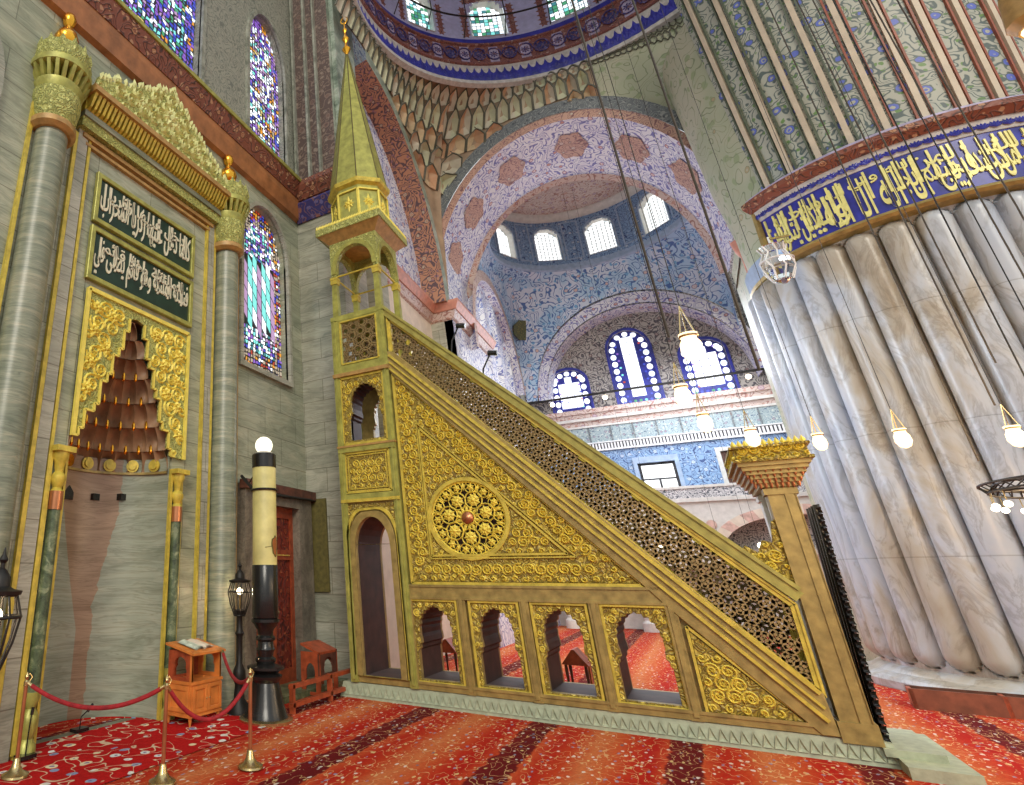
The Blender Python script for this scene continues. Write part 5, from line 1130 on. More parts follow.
# ================================================================== GIANT FLUTED PIER
PC=(19.25,-5.9)
GP=thing('giant_pier','giant round marble pier with convex flutes, blue inscription band and painted drum above','pier',(PC[0],PC[1],0))
NF=36; RB=3.0; Z0f,Z1f=.42,9.0; HW=.262
zs_=[Z0f+.012*i*i for i in range(7)]; zs_=[Z0f+.0+.33*(i/8)**1.3 for i in range(9)]+[1.2+i*1.05 for i in range(7)]+[Z1f-.33*(1-i/8)**1.3 for i in range(9)]
zs_=[.3,.36]+zs_+[9.06,9.15]
per=14; vs=[]; nA=NF*per
for z in zs_:
    for i in range(nA):
        a=2*PI*i/nA; ph=((math.degrees(a)-130.5)/10+.5)%1-.5; s=ph*2*PI*RB/NF
        dz=max(0,Z0f+HW-z,z-(Z1f-HW)); d=math.hypot(s,dz)/HW
        b=.26*math.sqrt(max(0,1-d*d)) if d<.93 else (-.02 if d<1.0 else .07)
        vs.append((PC[0]+(RB+b+.03)*cos(a),PC[1]+(RB+b+.03)*sin(a),z))
mb=MB(); mb.add(vs,[(j*nA+i,j*nA+(i+1)%nA,(j+1)*nA+(i+1)%nA,(j+1)*nA+i) for j in range(len(zs_)-1) for i in range(nA)]); shaft=obj('fluted_shaft',mb,M['pier_marble'],GP,ang=50)
mb=MB(); mb.lathe([(3.55,0),(3.55,.14),(3.5,.2),(3.3,.26),(3.2,.34),(3.05,.4)],(PC[0],PC[1],0),96); obj('pier_plinth',mb,M['pier_marble'],GP,ang=20)
a0,a1=rad(121.5),rad(262)
def band(name,prof,mat,par=GP,x0=a0,x1=a1): mb=MB(); mb.lathe(prof,(PC[0],PC[1],0),96,x0,x1); return obj(name,mb,mat,par,ang=40)
bd=band('inscription_band',[(3.0,9.14),(3.28,9.14),(3.28,10.28),(3.0,10.28)],M['cobalt'])
band('gilt_moulding',[(3.1,8.98),(3.34,9.0),(3.4,9.06),(3.34,9.14),(3.0,9.14)],M['gold_dark'],bd)
band('floral_border',[(3.0,10.28),(3.3,10.28),(3.36,10.55),(3.0,10.55)],M['ring_white'],bd)
mb=MB(); PB_=lambda a,b,d:(PC[0]+(3.34+d)*cos(a/3.34),PC[1]+(3.34+d)*sin(a/3.34),b)
for k in range(44):
    a=3.34*(a0+(a1-a0)*(k+.5)/44)
    for q in (-1,-.5,0,.5,1): leaf(mb,PB_,a,10.33,PI/2+q*.8,.17,.035,.02)
obj('palmette',mb,M['cobalt'],bd,smooth=False)
band('wooden_cornice',[(3.0,10.55),(3.4,10.55),(3.55,10.68),(3.55,10.8),(3.0,10.82)],M['cornice_carved'],bd)
band('striped_edge',[(3.0,10.82),(3.42,10.82),(3.4,10.93),(3.0,10.95)],M['ring_lilac'],bd)
mb=MB(); mb.hull([(PC[0]+r*cos(a0-.006),PC[1]+r*sin(a0-.006),z) for r,z in ((3.0,8.98),(3.42,8.98),(3.36,10.55),(3.0,10.55))],[(PC[0]+r*cos(a0+.02),PC[1]+r*sin(a0+.02),z) for r,z in ((3.0,8.98),(3.42,8.98),(3.36,10.55),(3.0,10.55))]); obj('band_end',mb,M['gold_dark'],bd,smooth=False)
def wrap(vs,cang,R,zc): return [(PC[0]+(R+v[2])*cos(cang+v[0]/R),PC[1]+(R+v[2])*sin(cang+v[0]/R),zc+v[1]) for v in vs]
# Arabic reads right to left; seen from outside the angle grows to the right
for (t,c_,w,zc,h,mt) in (('ابن',127.5,.5,9.75,.8,'letter_gold'),('الدين يتكون',136,.95,9.6,.85,'letter_gold'),('واحد لله',135,.8,9.98,.45,'letter_gold'),('وليا',145.5,.8,9.62,.85,'letter_gold'),('لله ولد',146,.8,9.98,.4,'letter_gold'),('لا اله الا الله',158.5,1.5,9.66,.95,'letter_gold'),('الله ولي',163,1.0,10.02,.35,'letter_gold'),('يحبهم بجنة',173,1.1,9.66,.9,'letter_gold'),('لمن',176,.6,10.0,.45,'letter_gold'),('كل قرين',184,.95,9.66,.95,'letter_gold'),('بالحق من عند',194,1.1,9.66,.95,'letter_gold'),('ذلك'.replace('ذ','د'),194,.7,10.02,.4,'letter_gold'),('والدين',204,1.0,9.66,.95,'letter_gold')):
    vs_,fs_=text_verts(t,w,h,.03,.008); mb=MB(); mb.add(wrap(vs_,rad(c_),3.295,zc),fs_); obj('lettering',mb,M[mt],bd,smooth=False)
mb=MB()
for k in range(22):
    a=rad(125+3.9*k+random.uniform(-.8,.8)); mb.hull(*[[(PC[0]+r*cos(a+q),PC[1]+r*sin(a+q),z) for r,q in ((3.28,-.006),(3.31,-.006),(3.31,.006),(3.28,.006))] for z in (9.55,10.22)])
obj('lettering',mb,M['letter_gold'],bd,smooth=False)
# lower collar where the band stops
mb=MB(); mb.lathe([(3.05,9.0),(3.14,9.02),(3.16,9.1),(3.1,9.16)],(PC[0],PC[1],0),64,rad(40),a0); obj('gilt_collar',mb,M['gold_dark'],GP)
mb=MB()
for k in range(26): t=rad(48+2.8*k); mb.lathe([(.11,9.15),(.14,9.3),(.15,9.6)],(PC[0]+3.0*cos(t),PC[1]+3.0*sin(t),0),8)
obj('shell_collar',mb,M['pale_blue'],GP)
mb=MB(); mb.lathe([(3.0,9.6),(3.05,11.0),(3.2,12.5),(3.4,17)],(PC[0],PC[1],0),64,rad(60),rad(126.5)); obj('upper_collar',mb,M['tile_green'],GP)
# painted drum above, with cream ribs
def dR(z): return 3.12+.06*(z-10.9)
mb=MB(); mb.lathe([(dR(z),z) for z in (10.9,12,13,14,15,16,17,18,19,20,21)],(PC[0],PC[1],0),96,rad(126),rad(265)); dm=obj('painted_drum',mb,M['drum_floral'],GP,ang=60)
M['rib_cream']=flat('rib_cream',(.56,.47,.35),.5,0,.12,3); M['rib_red']=flat('rib_red',(.3,.09,.05),.5,0,.2); M['rib_dark']=flat('rib_dark',(.1,.12,.08),.5)
for k in range(-1,13):
    ab=129.8+10.15*k
    if ab<120: continue
    mb=MB(); red=MB()
    zt=17.6
    pts=[(rad(ab+ (z-10.9)*(.25)),z) for z in [10.95+i*.7 for i in range(15)]]
    for o_,w,mb_,dd in ((0,.1,mb,.07),(-.11,.035,red,.05),(.11,.035,red,.05)):
        for i in range(len(pts)-1):
            A,B=[],[]
            for (a,z),L in ((pts[i],A),(pts[i+1],B)):
                R=dR(z)
                for s_,d in ((-1,0),(-1,dd),(1,dd),(1,0)):
                    aa=a+(o_+s_*w/2)/R; L.append((PC[0]+(R+d)*cos(aa),PC[1]+(R+d)*sin(aa),z))
            mb_.hull(A,B)
    rb=obj('rib',mb,M['rib_cream'],dm,smooth=False); 
    obj('rib_outline',red,M['rib_red'] if k>3 else M['rib_dark'],GP,smooth=False)
# ================================================================== FURNISHINGS
# lectern with cabinet and open book
def keyplate(name,x,y0,y1,z0,z1,par,mat): 
    c=(y0+y1)/2; return plate(name,rect(y0,y1,z0,z1),[kidney(c,(y1-y0)*.55,z0+.05,(z1-z0)*.68)],.03,MX,(x,0,0),mat,par)
LE=thing('lectern','orange wooden reading stand with arched open sides and two-door cabinet, beside the niche','lectern',(7.6,6.62,0))
lx0,lx1,ly0,ly1=7.38,8.08,6.4,6.88
mb=MB(); mb.box(lx0,lx1,ly0,ly1,.12,.56); mb.box(lx0-.02,lx1+.02,ly0-.02,ly1+.02,.54,.58); mb.box(lx0-.015,lx1+.015,ly0-.015,ly1+.015,.12,.15); cb=obj('cabinet',mb,M['orange_wood'],LE,smooth=False)
for x in (lx0+.03,lx1-.03):
    for y in (ly0+.03,ly1-.03): mb=MB(); mb.lathe([(.012,0),(.03,.12)],(x,y,0),8); obj('leg',mb,M['orange_wood'],LE)
for k in (0,1):
    x=lx0+.03+k*.34; d=plate('door',rect(x,x+.33,.17,.52),[rect(x+.06,x+.27,.22,.47)],.02,MY,(0,ly0-.01,0),M['orange_wood'],LE,None,.003); mb=MB(); mb.box(x+.08,x+.25,ly0-.012,ly0-.006,.24,.45); obj('door_panel',mb,M['orange_wood'],d); mb=MB(); mb.sphere((x+(.3 if k==0 else .03),ly0-.03,.34),.012,8,6); obj('knob',mb,M['brass'],d)
plate('side_panel_frame',rect(ly0+.04,ly1-.04,.18,.52),[rect(ly0+.1,ly1-.1,.24,.46)],.02,MX,(lx0-.01,0,0),M['orange_wood'],LE,None,.003)
for x in (lx0+.02,lx1-.02): keyplate('side_panel',x,ly0,ly1,.58,.98,LE,M['red_wood'] if x<7.5 else M['orange_wood'])
plate('back_panel',rect(lx0,lx1,.58,.98),[kidney((lx0+lx1)/2,.4,.62,.28)],.03,MY,(0,ly1-.02,0),M['red_wood'],LE)
mb=MB(); mb.box(lx0,lx0+.04,ly0,ly0+.04,.58,.96); mb.box(lx1-.04,lx1,ly0,ly0+.04,.58,.96); obj('corner_post',mb,M['orange_wood'],LE,smooth=False)
mb=MB(); mb.hull([(lx0-.04,ly0-.06,.93),(lx1+.04,ly0-.06,.93),(lx1+.04,ly1+.04,1.05),(lx0-.04,ly1+.04,1.05)],[(lx0-.04,ly0-.06,.96),(lx1+.04,ly0-.06,.96),(lx1+.04,ly1+.04,1.08),(lx0-.04,ly1+.04,1.08)]); obj('sloping_top',mb,M['orange_wood'],LE,smooth=False)
BK=thing('open_book','large open book with pale patterned pages lying on the lectern','book',(7.6,6.6,1.02))
for s_ in (-1,1):
    mb=MB(); F_=lambda u,v,s_=s_:(7.73+s_*.24*u,6.46+.36*v,.975+.12*v*.36/.58+.012+.03*sin(PI*min(1,u*1.2))*(1-u*.5)+.02)
    mb.grid(F_,8,2); t=[p for p in mb.v]; mb.grid(lambda u,v:(F_(u,v)[0],F_(u,v)[1],F_(u,v)[2]-.025),8,2); obj('page_block',mb,M['paper'] if s_<0 else M['cream'],BK)
mb=MB(); mb.hull([(7.47,6.45,.972),(7.99,6.45,.972),(7.99,6.83,1.045),(7.47,6.83,1.045)],[(7.47,6.45,.98),(7.99,6.45,.98),(7.99,6.83,1.053),(7.47,6.83,1.053)]); obj('cover',mb,M['panel_green'],BK,smooth=False)
# giant candle on its black turned stand
cx,cy=8.42,5.78
CS=thing('candle_stand','huge black turned metal stand with bell-shaped foot, carrying the giant wax candle','candlestick',(cx,cy,0))
mb=MB(); mb.lathe([(0.408,0),(0.408,.04),(0.367,.06)],(cx,cy,0),40); obj('base_plate',mb,M['brass'],CS)
mb=MB(); mb.lathe([(0.340,.06),(0.320,.1),(0.279,.22),(0.231,.42),(0.204,.52),(0.224,.55),(0.252,.58),(0.258,.61),(0.190,.64),(0.218,.67),(0.292,.7),(0.292,.735),(0.170,.76),(0.136,.78)],(cx,cy,0),40); obj('bell_foot',mb,M['black'],CS)
mb=MB(); mb.lathe([(0.136,.77),(0.163,.81),(0.163,.84),(0.116,.87),(0.129,.93),(0.150,.97),(0.129,1.01),(0.122,1.08),(0.156,1.11),(0.156,1.14),(0.122,1.17),(0.129,1.24),(0.163,1.28),(0.184,1.32),(0.224,1.36),(0.224,1.4),(0.177,1.42)],(cx,cy,0),32); obj('stem',mb,M['black'],CS)
mb=MB(); mb.lathe([(0.150,1.4),(0.204,1.42),(0.211,1.44),(0.211,2.2),(0.204,2.21)],(cx,cy,0),32); obj('candle_socket',mb,M['black'],CS)
CD=thing('giant_candle','giant yellowed wax candle with black cap and round white globe lamp on top','candle',(cx,cy,2.2))
mb=MB(); mb.lathe([(0.204,2.2),(0.204,3.8),(0.190,3.82)],(cx,cy,0),32); bdy=obj('candle_body',mb,M['wax'],CD)
mb=MB(); P=lambda a,b,d:(cx+(.204+d)*cos(a/.204),cy+(.204+d)*sin(a/.204),b)
ac0=.204*rad(255)
drip=[(ac0+.04+.06*cos(t)*(1+.2*sin(3*t)),2.5+.15*sin(t)*(1+.15*cos(5*t))) for t in [2*PI*i/18 for i in range(18)]]
for i in range(18): mb.bar(P(*drip[i],.0),P(*drip[(i+1)%18],.0),.012,.03,(0,-1,0))
mb.bar(P(ac0-.14,2.48,.0),P(ac0-.02,2.5,.0),.012,.03,(0,-1,0)); obj('crack',mb,M['olive'],bdy,smooth=False)
mb=MB(); mb.add([P(*q,.012) for q in drip]+[P(ac0+.07,2.5,.015)],[(i,(i+1)%18,18) for i in range(18)]); obj('patch',mb,M['copper'],bdy,smooth=False)
mb=MB(); mb.lathe([(0.211,3.8),(0.214,4.02),(0.197,4.04)],(cx,cy,0),32); obj('black_cap',mb,M['black'],CD)
mb=MB(); mb.lathe([(0.136,4.02),(0.150,4.07),(0.068,4.1)],(cx,cy,0),24); obj('globe_collar',mb,M['pale_stone'],CD)
mb=MB(); mb.sphere((cx,cy,4.2),.155,24,16); obj('globe',mb,M['globe'],CD)
mb=MB(); mb.tube([(9.0,YQ-.42,3.82),(cx+.05,cy+.23,3.42),(9.9,YQ-.3,3.6),(12.1,YQ-.25,3.66)],.03,8); mb.tube([(9.3,YQ-.38,3.72),(cx+.1,cy+.2,3.85)],.012,6); o=obj('iron_bracket',mb,M['iron']); tag(o,'dark iron bar across the wall holding the giant candle above the carved door','bracket')
mb=MB(); mb.tube([(cx+.22*cos(t),cy+.22*sin(t),3.42) for t in [2*PI*i/20 for i in range(21)]],.02,6); o=obj('clamp_ring',mb,M['iron'],CD)
# lantern post behind the candle and lantern at the left edge
def cage_lantern(par,c,r,h,lit=True):
    """glazed cage lantern, c = bottom centre"""
    x,y,z=c; f=MB(); n=8
    for k in range(n):
        a=2*PI*k/n; f.tube([(x+r*.45*cos(a),y+r*.45*sin(a),z),(x+r*.8*cos(a),y+r*.8*sin(a),z+h*.35),(x+r*1.0*cos(a),y+r*1.0*sin(a),z+h*.7),(x+r*.75*cos(a),y+r*.75*sin(a),z+h)],.011,5)
    for rr2,zz in ((.45,0),(1.0,.7),(.75,1)): f.tube([(x+r*rr2*cos(2*PI*k/24),y+r*rr2*sin(2*PI*k/24),z+h*zz) for k in range(25)],.013,5)
    cg=obj('cage',f,M['iron'],par)
    t=MB(); t.lathe([(r*.9,z+h),(r*.95,z+h+.03),(r*.6,z+h*1.08),(r*.42,z+h*1.12),(r*.4,z+h*1.25),(r*.2,z+h*1.35),(r*.1,z+h*1.38),(r*.1,z+h*1.45),(r*.2,z+h*1.5),(r*.08,z+h*1.58),(.004,z+h*1.68)],(x,y,0),16); obj('lantern_roof',t,M['iron'],par)
    b=MB(); b.sphere((x,y,z+h*.72),.055,14,10); obj('bulb',b,M['bulb'],par); b=MB(); b.tube([(x,y,z),(x,y,z+h*.66)],.015,6); obj('bulb_stem',b,M['brass'],par)
    light('lamp_light','POINT',(x,y,z+h*.72),55,(1,.72,.4),.06)
LP=thing('lantern_post','tall dark lantern post with glowing caged lamp between lectern and giant candle','lamp',(8.6,6.43,0))
mb=MB(); mb.lathe([(.2,0),(.19,.08),(.09,.2),(.07,.4),(.11,.48),(.1,.6),(.05,.7),(.05,1.1),(.08,1.15),(.05,1.2),(.045,1.4),(.09,1.47),(.1,1.5),(.05,1.52)],(8.6,6.43,0),20); obj('post',mb,M['iron'],LP); cage_lantern(LP,(8.6,6.43,1.42),.2,.52)
LL=thing('lantern_post','dark glazed lantern with lit bulb and tapering cage at the left edge','lamp',(3.0,4.75,0))
mb=MB(); mb.lathe([(.2,0),(.18,.08),(.06,.2),(.05,1.0),(.09,1.1),(.05,1.2),(.05,1.42)],(3.0,4.75,0),20); obj('post',mb,M['iron'],LL); cage_lantern(LL,(3.0,4.75,1.36),.2,.55)
# rope barriers
def stanchion(x,y,label,src=None):
    if src is not None:
        r=copy_tree(src); r.location=(x,y,.02); r['label']=label; return r
    r=thing('stanchion',label,'barrier post',(x,y,.02),'brass and copper barrier posts')
    mb=MB(); mb.lathe([(.15,0),(.145,.02),(.08,.05),(.05,.09),(.035,.16),(.028,.17)],(x,y,.02),20); obj('foot',mb,M['brass'],r)
    mb=MB(); mb.lathe([(.022,.16),(.022,.86)],(x,y,.02),14); obj('pole',mb,M['copper'],r)
    mb=MB(); mb.lathe([(.03,.86),(.03,.9),(.015,.92),(.025,.95),(.004,1.0)],(x,y,.02),12)
    obj('cap',mb,M['brass'],r); mb=MB(); mb.tube([(x+.02,y,.9),(x+.07,y,.96),(x+.03,y,1.0),(x,y,.97)],.008,6); obj('hook',mb,M['brass'],r); return r
s1=stanchion(4.62,6.5,'copper barrier post with brass foot, leftmost of three, close to the niche column')
for ch in s1.children: pass
r2=copy_tree(s1); r2.location=(5.42,5.06,.02); r2['label']='copper barrier post in the middle, joining both red ropes, foot cut by the frame'
r3=copy_tree(s1); r3.location=(6.4,4.62,.02); r3['label']='copper barrier post standing in front of the black candle stand, rightmost of three'
for r in (r2,r3):
    for ch in r.children: ch.location=s1.children[0].location
def rope(a,b,sag,label):
    a=Vector(a);b=Vector(b); pts=[a.lerp(b,t)+Vector((0,0,-4*sag*t*(1-t))) for t in [i/24 for i in range(25)]]
    r=thing('velvet_rope',label,'rope',tuple(a),'velvet barrier ropes'); mb=MB(); mb.tube(pts[1:-1],.024,10); obj('rope',mb,M['velvet'],r)
    for i,j in ((0,1),(24,23)): mb=MB(); mb.tube([pts[i],pts[j]],.02,8); obj('end_clip',mb,M['brass'],r)
rope((4.62,6.5,.92),(5.42,5.06,.92),.24,'dark red velvet rope sagging between the left and middle barrier posts')
rope((5.42,5.06,.92),(6.4,4.62,.92),.38,'dark red velvet rope sagging between the middle and right barrier posts')
rope((6.4,4.62,.92),(7.98,6.3,.95),.2,'dark red velvet rope running from the right post back towards the lectern')
# microphones on the niche floor
for (x,y,h,lab) in ((5.05,6.95,.42,'small black microphone stand on a flat base at the left niche corner'),(6.25,7.45,.2,'small black desk microphone tilted on the red rug inside the niche')):
    t=thing('microphone_stand',lab,'microphone',(x,y,.03)); mb=MB(); mb.box(x-.11,x+.11,y-.07,y+.07,.03,.07); obj('base',mb,M['black'],t,smooth=False)
    mb=MB(); mb.tube([(x,y,.06),(x+.01,y,.06+h*.7),(x+(.02 if h>.3 else .12),y,.06+h)],.009,6); obj('stem',mb,M['black'],t); mb=MB(); mb.tube([(x+(.02 if h>.3 else .12),y,.05+h),(x+(.03 if h>.3 else .2),y,.13+h)],.02,8); obj('capsule',mb,M['black'],t)
# small stand and low rail by the door
RA=thing('book_stand','small reddish wooden stand with carved open side in front of the door jamb','stand',(10.9,6.2,0))
rx0,rx1,ry0,ry1=10.45,11.15,5.98,6.38
mb=MB(); mb.hull([(rx0,ry0,.68),(rx1,ry0,.68),(rx1,ry1,.82),(rx0,ry1,.82)],[(rx0,ry0,.72),(rx1,ry0,.72),(rx1,ry1,.86),(rx0,ry1,.86)]); obj('sloping_top',mb,M['red_wood'],RA,smooth=False)
for x in (rx0+.02,rx1-.02): keyplate('side_panel',x,ry0,ry1,.02,.72,RA,M['red_wood'])
plate('front_panel',rect(rx0,rx1,.3,.7),[kidney((rx0+rx1)/2,.35,.36,.26)],.03,MY,(0,ry0+.02,0),M['dark_wood'],RA)
LR=thing('low_rail','low reddish wooden rail with two bars running from candle to pier','rail',(10.2,5.8,0))
for z in (.12,.38):
    mb=MB(); mb.box(9.0,11.6,5.66,5.74,z-.03,z+.03); obj('bar',mb,M['red_wood'],LR,smooth=False)
for x in (9.05,10.3,11.55): mb=MB(); mb.box(x-.03,x+.03,5.66,5.74,0,.42); obj('upright',mb,M['red_wood'],LR,smooth=False)
# wooden box bench by the pier
M['rack_wood']=flat('rack_wood',(.2,.06,.03),.5,0,.3,6); BE=thing('shoe_rack','long reddish-brown open wooden shoe rack lying on the carpet at the pier foot','shoe rack',(15.4,-3.8,0))
a=Vector((15.75,-2.45,0)); b=Vector((15.35,-6.6,0)); d=(b-a).normalized(); nn=Vector((-d.y,d.x,0))
def obox(p,q,w,z0,z1,off=0): mb=MB(); A=[p+nn*(off-w/2),q+nn*(off-w/2),q+nn*(off+w/2),p+nn*(off+w/2)]; mb.hull([v+Vector((0,0,z0)) for v in A],[v+Vector((0,0,z1)) for v in A]); return mb
obj('front_board',obox(a,b,.04,0,.3,-.2),M['rack_wood'],BE,smooth=False); obj('back_board',obox(a,b,.04,0,.3,.2),M['dark_wood'],BE,smooth=False); obj('floor_board',obox(a,b,.4,.0,.04),M['dark_wood'],BE,smooth=False)
for k in range(5): p=a.lerp(b,k/4*.98); obj('divider',obox(p,p+d*.05,.44,0,.29),M['red_wood'],BE,smooth=False)
# seats glimpsed through the little arches
def stool(loc,label,src=None):
    if src: r=copy_tree(src); r.location=loc; r['label']=label; return r
    r=thing('reading_desk',label,'desk',loc,'little desks beyond the pulpit'); x,y,z=loc
    for sx in (-.2,.2):
        for sy in (-.16,.16): mb=MB(); mb.lathe([(.025,0),(.02,.3),(.03,.45),(.02,.6)],(x+sx,y+sy,0),8); obj('leg',mb,M['dark_wood'],r)
    mb=MB(); mb.hull([(x-.26,y-.22,.55),(x+.26,y-.22,.55),(x+.26,y+.22,.55),(x-.26,y+.22,.55)],[(x-.26,y-.02,.8),(x+.26,y-.02,.8),(x+.26,y+.02,.8),(x-.26,y+.02,.8)]); obj('peaked_top',mb,M['red_wood'],r,smooth=False)
    mb=MB(); mb.box(x-.06,x+.06,y-.2,y-.17,.05,.6); obj('splat',mb,M['copper'],r,smooth=False); return r
t1=stool((13.2,2.15,0),'small dark desk with peaked reddish top seen through the third little arch'); t2=copy_tree(t1); t2.location=(13.6,4.6,0); t2['label']='small dark desk seen through the leftmost little arch of the pulpit'
# ================================================================== LAMPS
def oil_lamp(loc,label,s=1.0):
    r=thing('glass_lamp',label,'lamp',loc,None); x,y,z=loc
    mb=MB(); mb.lathe([(.012,-.1*s),(.05*s,-.08*s),(.075*s,-.02*s),(.07*s,.05*s),(.05*s,.09*s),(.065*s,.13*s),(.06*s,.135*s)],(x,y,z),14); obj('glass_cup',mb,M['pearl'],r)
    mb=MB(); mb.sphere((x,y,z+.0),.045*s,12,8); obj('bulb',mb,M['bulb'],r)
    mb=MB(); mb.tube([(x+.06*s*cos(t),y+.06*s*sin(t),z+.11*s) for t in [2*PI*i/12 for i in range(13)]],.008,5)
    for k in range(3): t=2*PI*k/3; mb.tube([(x+.06*s*cos(t),y+.06*s*sin(t),z+.11*s),(x,y,z+.38*s)],.005,4)
    obj('bracket',mb,M['brass'],r)
    mb=MB(); mb.tube([(x,y,z+.38*s),(x,y,19)],.004,4); obj('wire',mb,M['iron'],r); return r
for loc,lab,s in (((4.72,-.29,3.5),'glowing hanging glass lamp, topmost, in front of the right far stained window',1.0),((6.1,-.22,3.5),'glowing hanging glass lamp just below and left of the topmost one',1.0),((7.38,-.38,3.5),'glowing hanging glass lamp before the tiled frieze, third from the left window',1.0),((8.55,-.82,3.5),'glowing hanging glass lamp just above the gilt crown of the pulpit gate',1.05),((9.3,-1.47,3.5),'glowing hanging glass lamp right of the gate crown against the pale flutes',1.0),((9.6,-2.2,3.5),'glowing hanging glass lamp before the middle flutes of the pier',1.1),((10.2,-3.2,3.5),'glowing hanging glass lamp at the right picture edge above the ring chandelier',1.2)):
    oil_lamp(loc,lab,s*.85)
light('ring_lamps','POINT',(7.5,-2.2,3.6),140,(1,.72,.42),1.2)
light('ring_lamps','POINT',(10.5,-4.6,3.6),330,(1,.66,.34),.8)
CH=thing('ring_chandelier','low iron ring chandelier with small glowing bulbs, cut by the right edge','chandelier',(9.1,-4.0,2.9))
hc=(9.15,-4.02); R=1.5
mb=MB()
for rr2,z in ((R,2.93),(R-.1,2.93),(R-.05,2.86)): mb.tube([(hc[0]+rr2*cos(2*PI*i/64),hc[1]+rr2*sin(2*PI*i/64),z) for i in range(65)],.012,5)
for i in range(64):
    t=2*PI*i/64; mb.tube([(hc[0]+R*cos(t),hc[1]+R*sin(t),2.93),(hc[0]+(R-.05)*cos(t+.05),hc[1]+(R-.05)*sin(t+.05),2.86),(hc[0]+(R-.1)*cos(t+.1),hc[1]+(R-.1)*sin(t+.1),2.93)],.007,4)
for k in range(8): t=2*PI*k/8+.2; mb.tube([(hc[0],hc[1],2.93),(hc[0]+R*cos(t),hc[1]+R*sin(t),2.93)],.012,5)
obj('ring',mb,M['iron'],CH)
for k in range(28):
    t=2*PI*k/28+.1; x,y=hc[0]+(R-.05)*cos(t),hc[1]+(R-.05)*sin(t)
    mb=MB(); mb.tube([(x,y,2.86),(x,y,2.76)],.005,4); bh=obj('bulb_rod',mb,M['brass'],CH); mb=MB(); mb.sphere((x,y,2.72),.03,10,8); obj('bulb',mb,M['bulb'],bh)
for k in range(3): t=2*PI*k/3+2.2; mb=MB(); mb.tube([(hc[0]+R*cos(t),hc[1]+R*sin(t),2.93),(hc[0]+R*cos(t)*.9,hc[1]+R*sin(t)*.9,20)],.007,5); obj('cable',mb,M['iron'],CH)
UP=thing('hanging_lantern','large gilt and glass lantern hanging high at the right edge before the painted drum','lantern',(9.0,-4.45,7.4))
x,y=9.0,-4.45
mb=MB(); mb.lathe([(.03,7.1),(.16,7.2),(.24,7.4),(.22,7.6),(.15,7.7),(.18,7.8)],(x,y,0),16); obj('glass_bowl',mb,M['pearl'],UP); mb=MB(); mb.lathe([(.2,7.8),(.26,7.9),(.2,8.3),(.1,8.6),(.02,8.7)],(x,y,0),12); obj('crown',mb,M['orange_trim'],UP)
mb=MB(); mb.tube([(x,y,8.6),(x,y,21)],.012,5); obj('cable',mb,M['iron'],UP)
# long plumb cables
def cable(az,d,z0,z1,r,label,grp=None):
    a=rad(az); mb=MB(); n=int((z1-z0)/.12)
    x,y=d*cos(a),d*sin(a); mb.tube([(x+r*.5*(i%2),y,z0+(z1-z0)*i/n) for i in range(n+1)],r,5); o=obj('cable',mb,M['cable']); tag(o,label,'cable'); return o
cable(-2.25,5.6,3.9,14,.011,'black chain crossing the big arch, left of two, ending near the topmost lamp')
cable(-7.12,10.5,4.75,21,.02,'black chain crossing the big arch, right of two, ending beside the pier')
for az,d,z0,lab in ((-15.6,9.0,3.1,'thin dark cable crossing the inscription near its left third'),(-17.2,9.0,3.6,'thin dark cable crossing the inscription near its middle'),(-18.0,9.0,4.0,'thin dark cable just right of the middle of the inscription'),(-20.6,9.0,4.6,'thin dark cable crossing the right part of the inscription'),(-21.7,9.0,5.0,'rightmost thin dark cable crossing the inscription')): cable(az,d,z0,20,.008,lab)
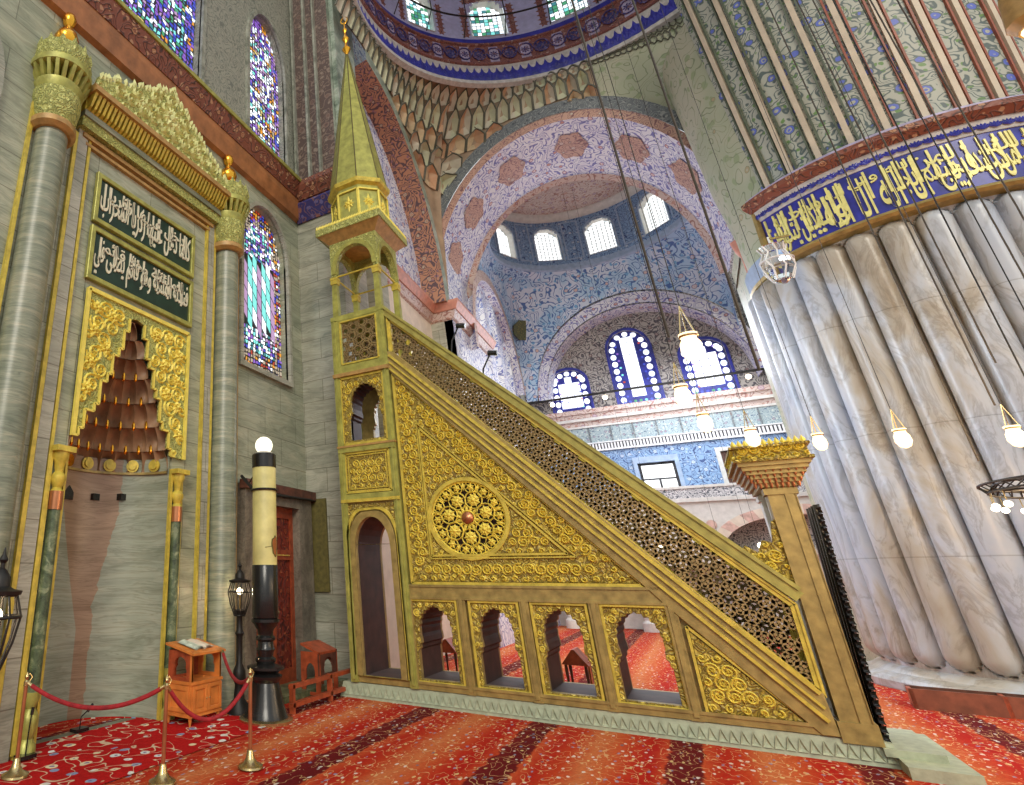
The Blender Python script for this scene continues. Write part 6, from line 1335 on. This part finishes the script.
# lattice glass lamp where the inscription band ends
GLb=thing('crystal_lamp','small clear crystal lamp hanging under the left end of the blue inscription band','lamp',(15.6,-2.82,8.5))
mb=MB(); c=(15.6,-2.82); mb.lathe([(.02,7.85),(.16,7.95),(.27,8.2),(.27,8.4),(.18,8.6),(.24,8.75)],(c[0],c[1],0),12); obj('glass_bowl',mb,M['clear'],GLb,smooth=False)
mb=MB()
for k in range(8):
    t=2*PI*k/8; mb.tube([(c[0]+r_*cos(t+q),c[1]+r_*sin(t+q),z) for r_,z,q in ((.25,8.75,0),(.19,8.6,.2),(.28,8.4,.0),(.28,8.2,.3),(.17,7.95,.1))],.018,5)
mb.tube([(c[0],c[1],8.7),(c[0],c[1],9.0)],.02,5); mb.tube([(c[0]+.28*cos(2*PI*i/16),c[1]+.28*sin(2*PI*i/16),8.4) for i in range(17)],.02,5)
obj('crystal_frame',mb,M['white'],GLb); mb=MB(); mb.tube([(c[0],c[1],8.95),(c[0]+.4,c[1]-.4,9.1)],.03,6); obj('bracket',mb,M['brass'],GLb)
# spotlights above the stair
for (x,y,z,lab) in ((11.9,3.05,7.05,'thin curved black stem lamp rising above the handrail beside the pink cornice'),(11.9,2.5,6.3,'small black double spotlight above the handrail, lower one')):
    t=thing('spotlight',lab,'spotlight',(x,y,z-.9)); mb=MB(); mb.tube([(x,y+.25,z-.75),(x,y+.18,z-.3),(x,y,z)],.016,6); obj('stem',mb,M['black'],t); mb=MB(); mb.tube([(x,y+.04,z+.02),(x,y-.14,z-.02)],.055,10); obj('lamp_head',mb,M['black'],t)
# small lights of the far gallery
for k,(a,b,X,lab) in enumerate(((3.9,9.55,29.93,'small yellow lamp on the far rod, leftmost, beside the left stained window'),(1.72,9.55,29.93,'small yellow lamp on the far rod beside the middle stained window'),(-3.35,9.55,29.93,'small yellow lamp on the far rod right of the right stained window'),(-.85,3.15,27.5,'small glowing bulb before the far white arcade, left one'),(-1.95,3.0,27.5,'small glowing bulb under the far striped arch, upper middle one'),(-1.7,2.75,27.5,'small glowing bulb under the far striped arch, lower middle one'),(-2.6,2.75,27.5,'small glowing bulb under the far striped arch, right one'),(1.35,2.9,27.5,'small glowing bulb seen through the balustrade, left of two'),(.95,3.0,27.5,'small glowing bulb seen through the balustrade, right of two'))):
    r=thing('small_lamp',lab,'lamp',(X,a,b)); mb=MB(); mb.sphere((X,a,b),.1,10,8); obj('bulb',mb,M['bulb'],r); mb=MB(); mb.tube([(X,a,b+.09),(X,a,b+.3 if X>29 else 22.6)],.015 if X>29 else .005,5); obj('bulb_stem',mb,M['iron'],r)
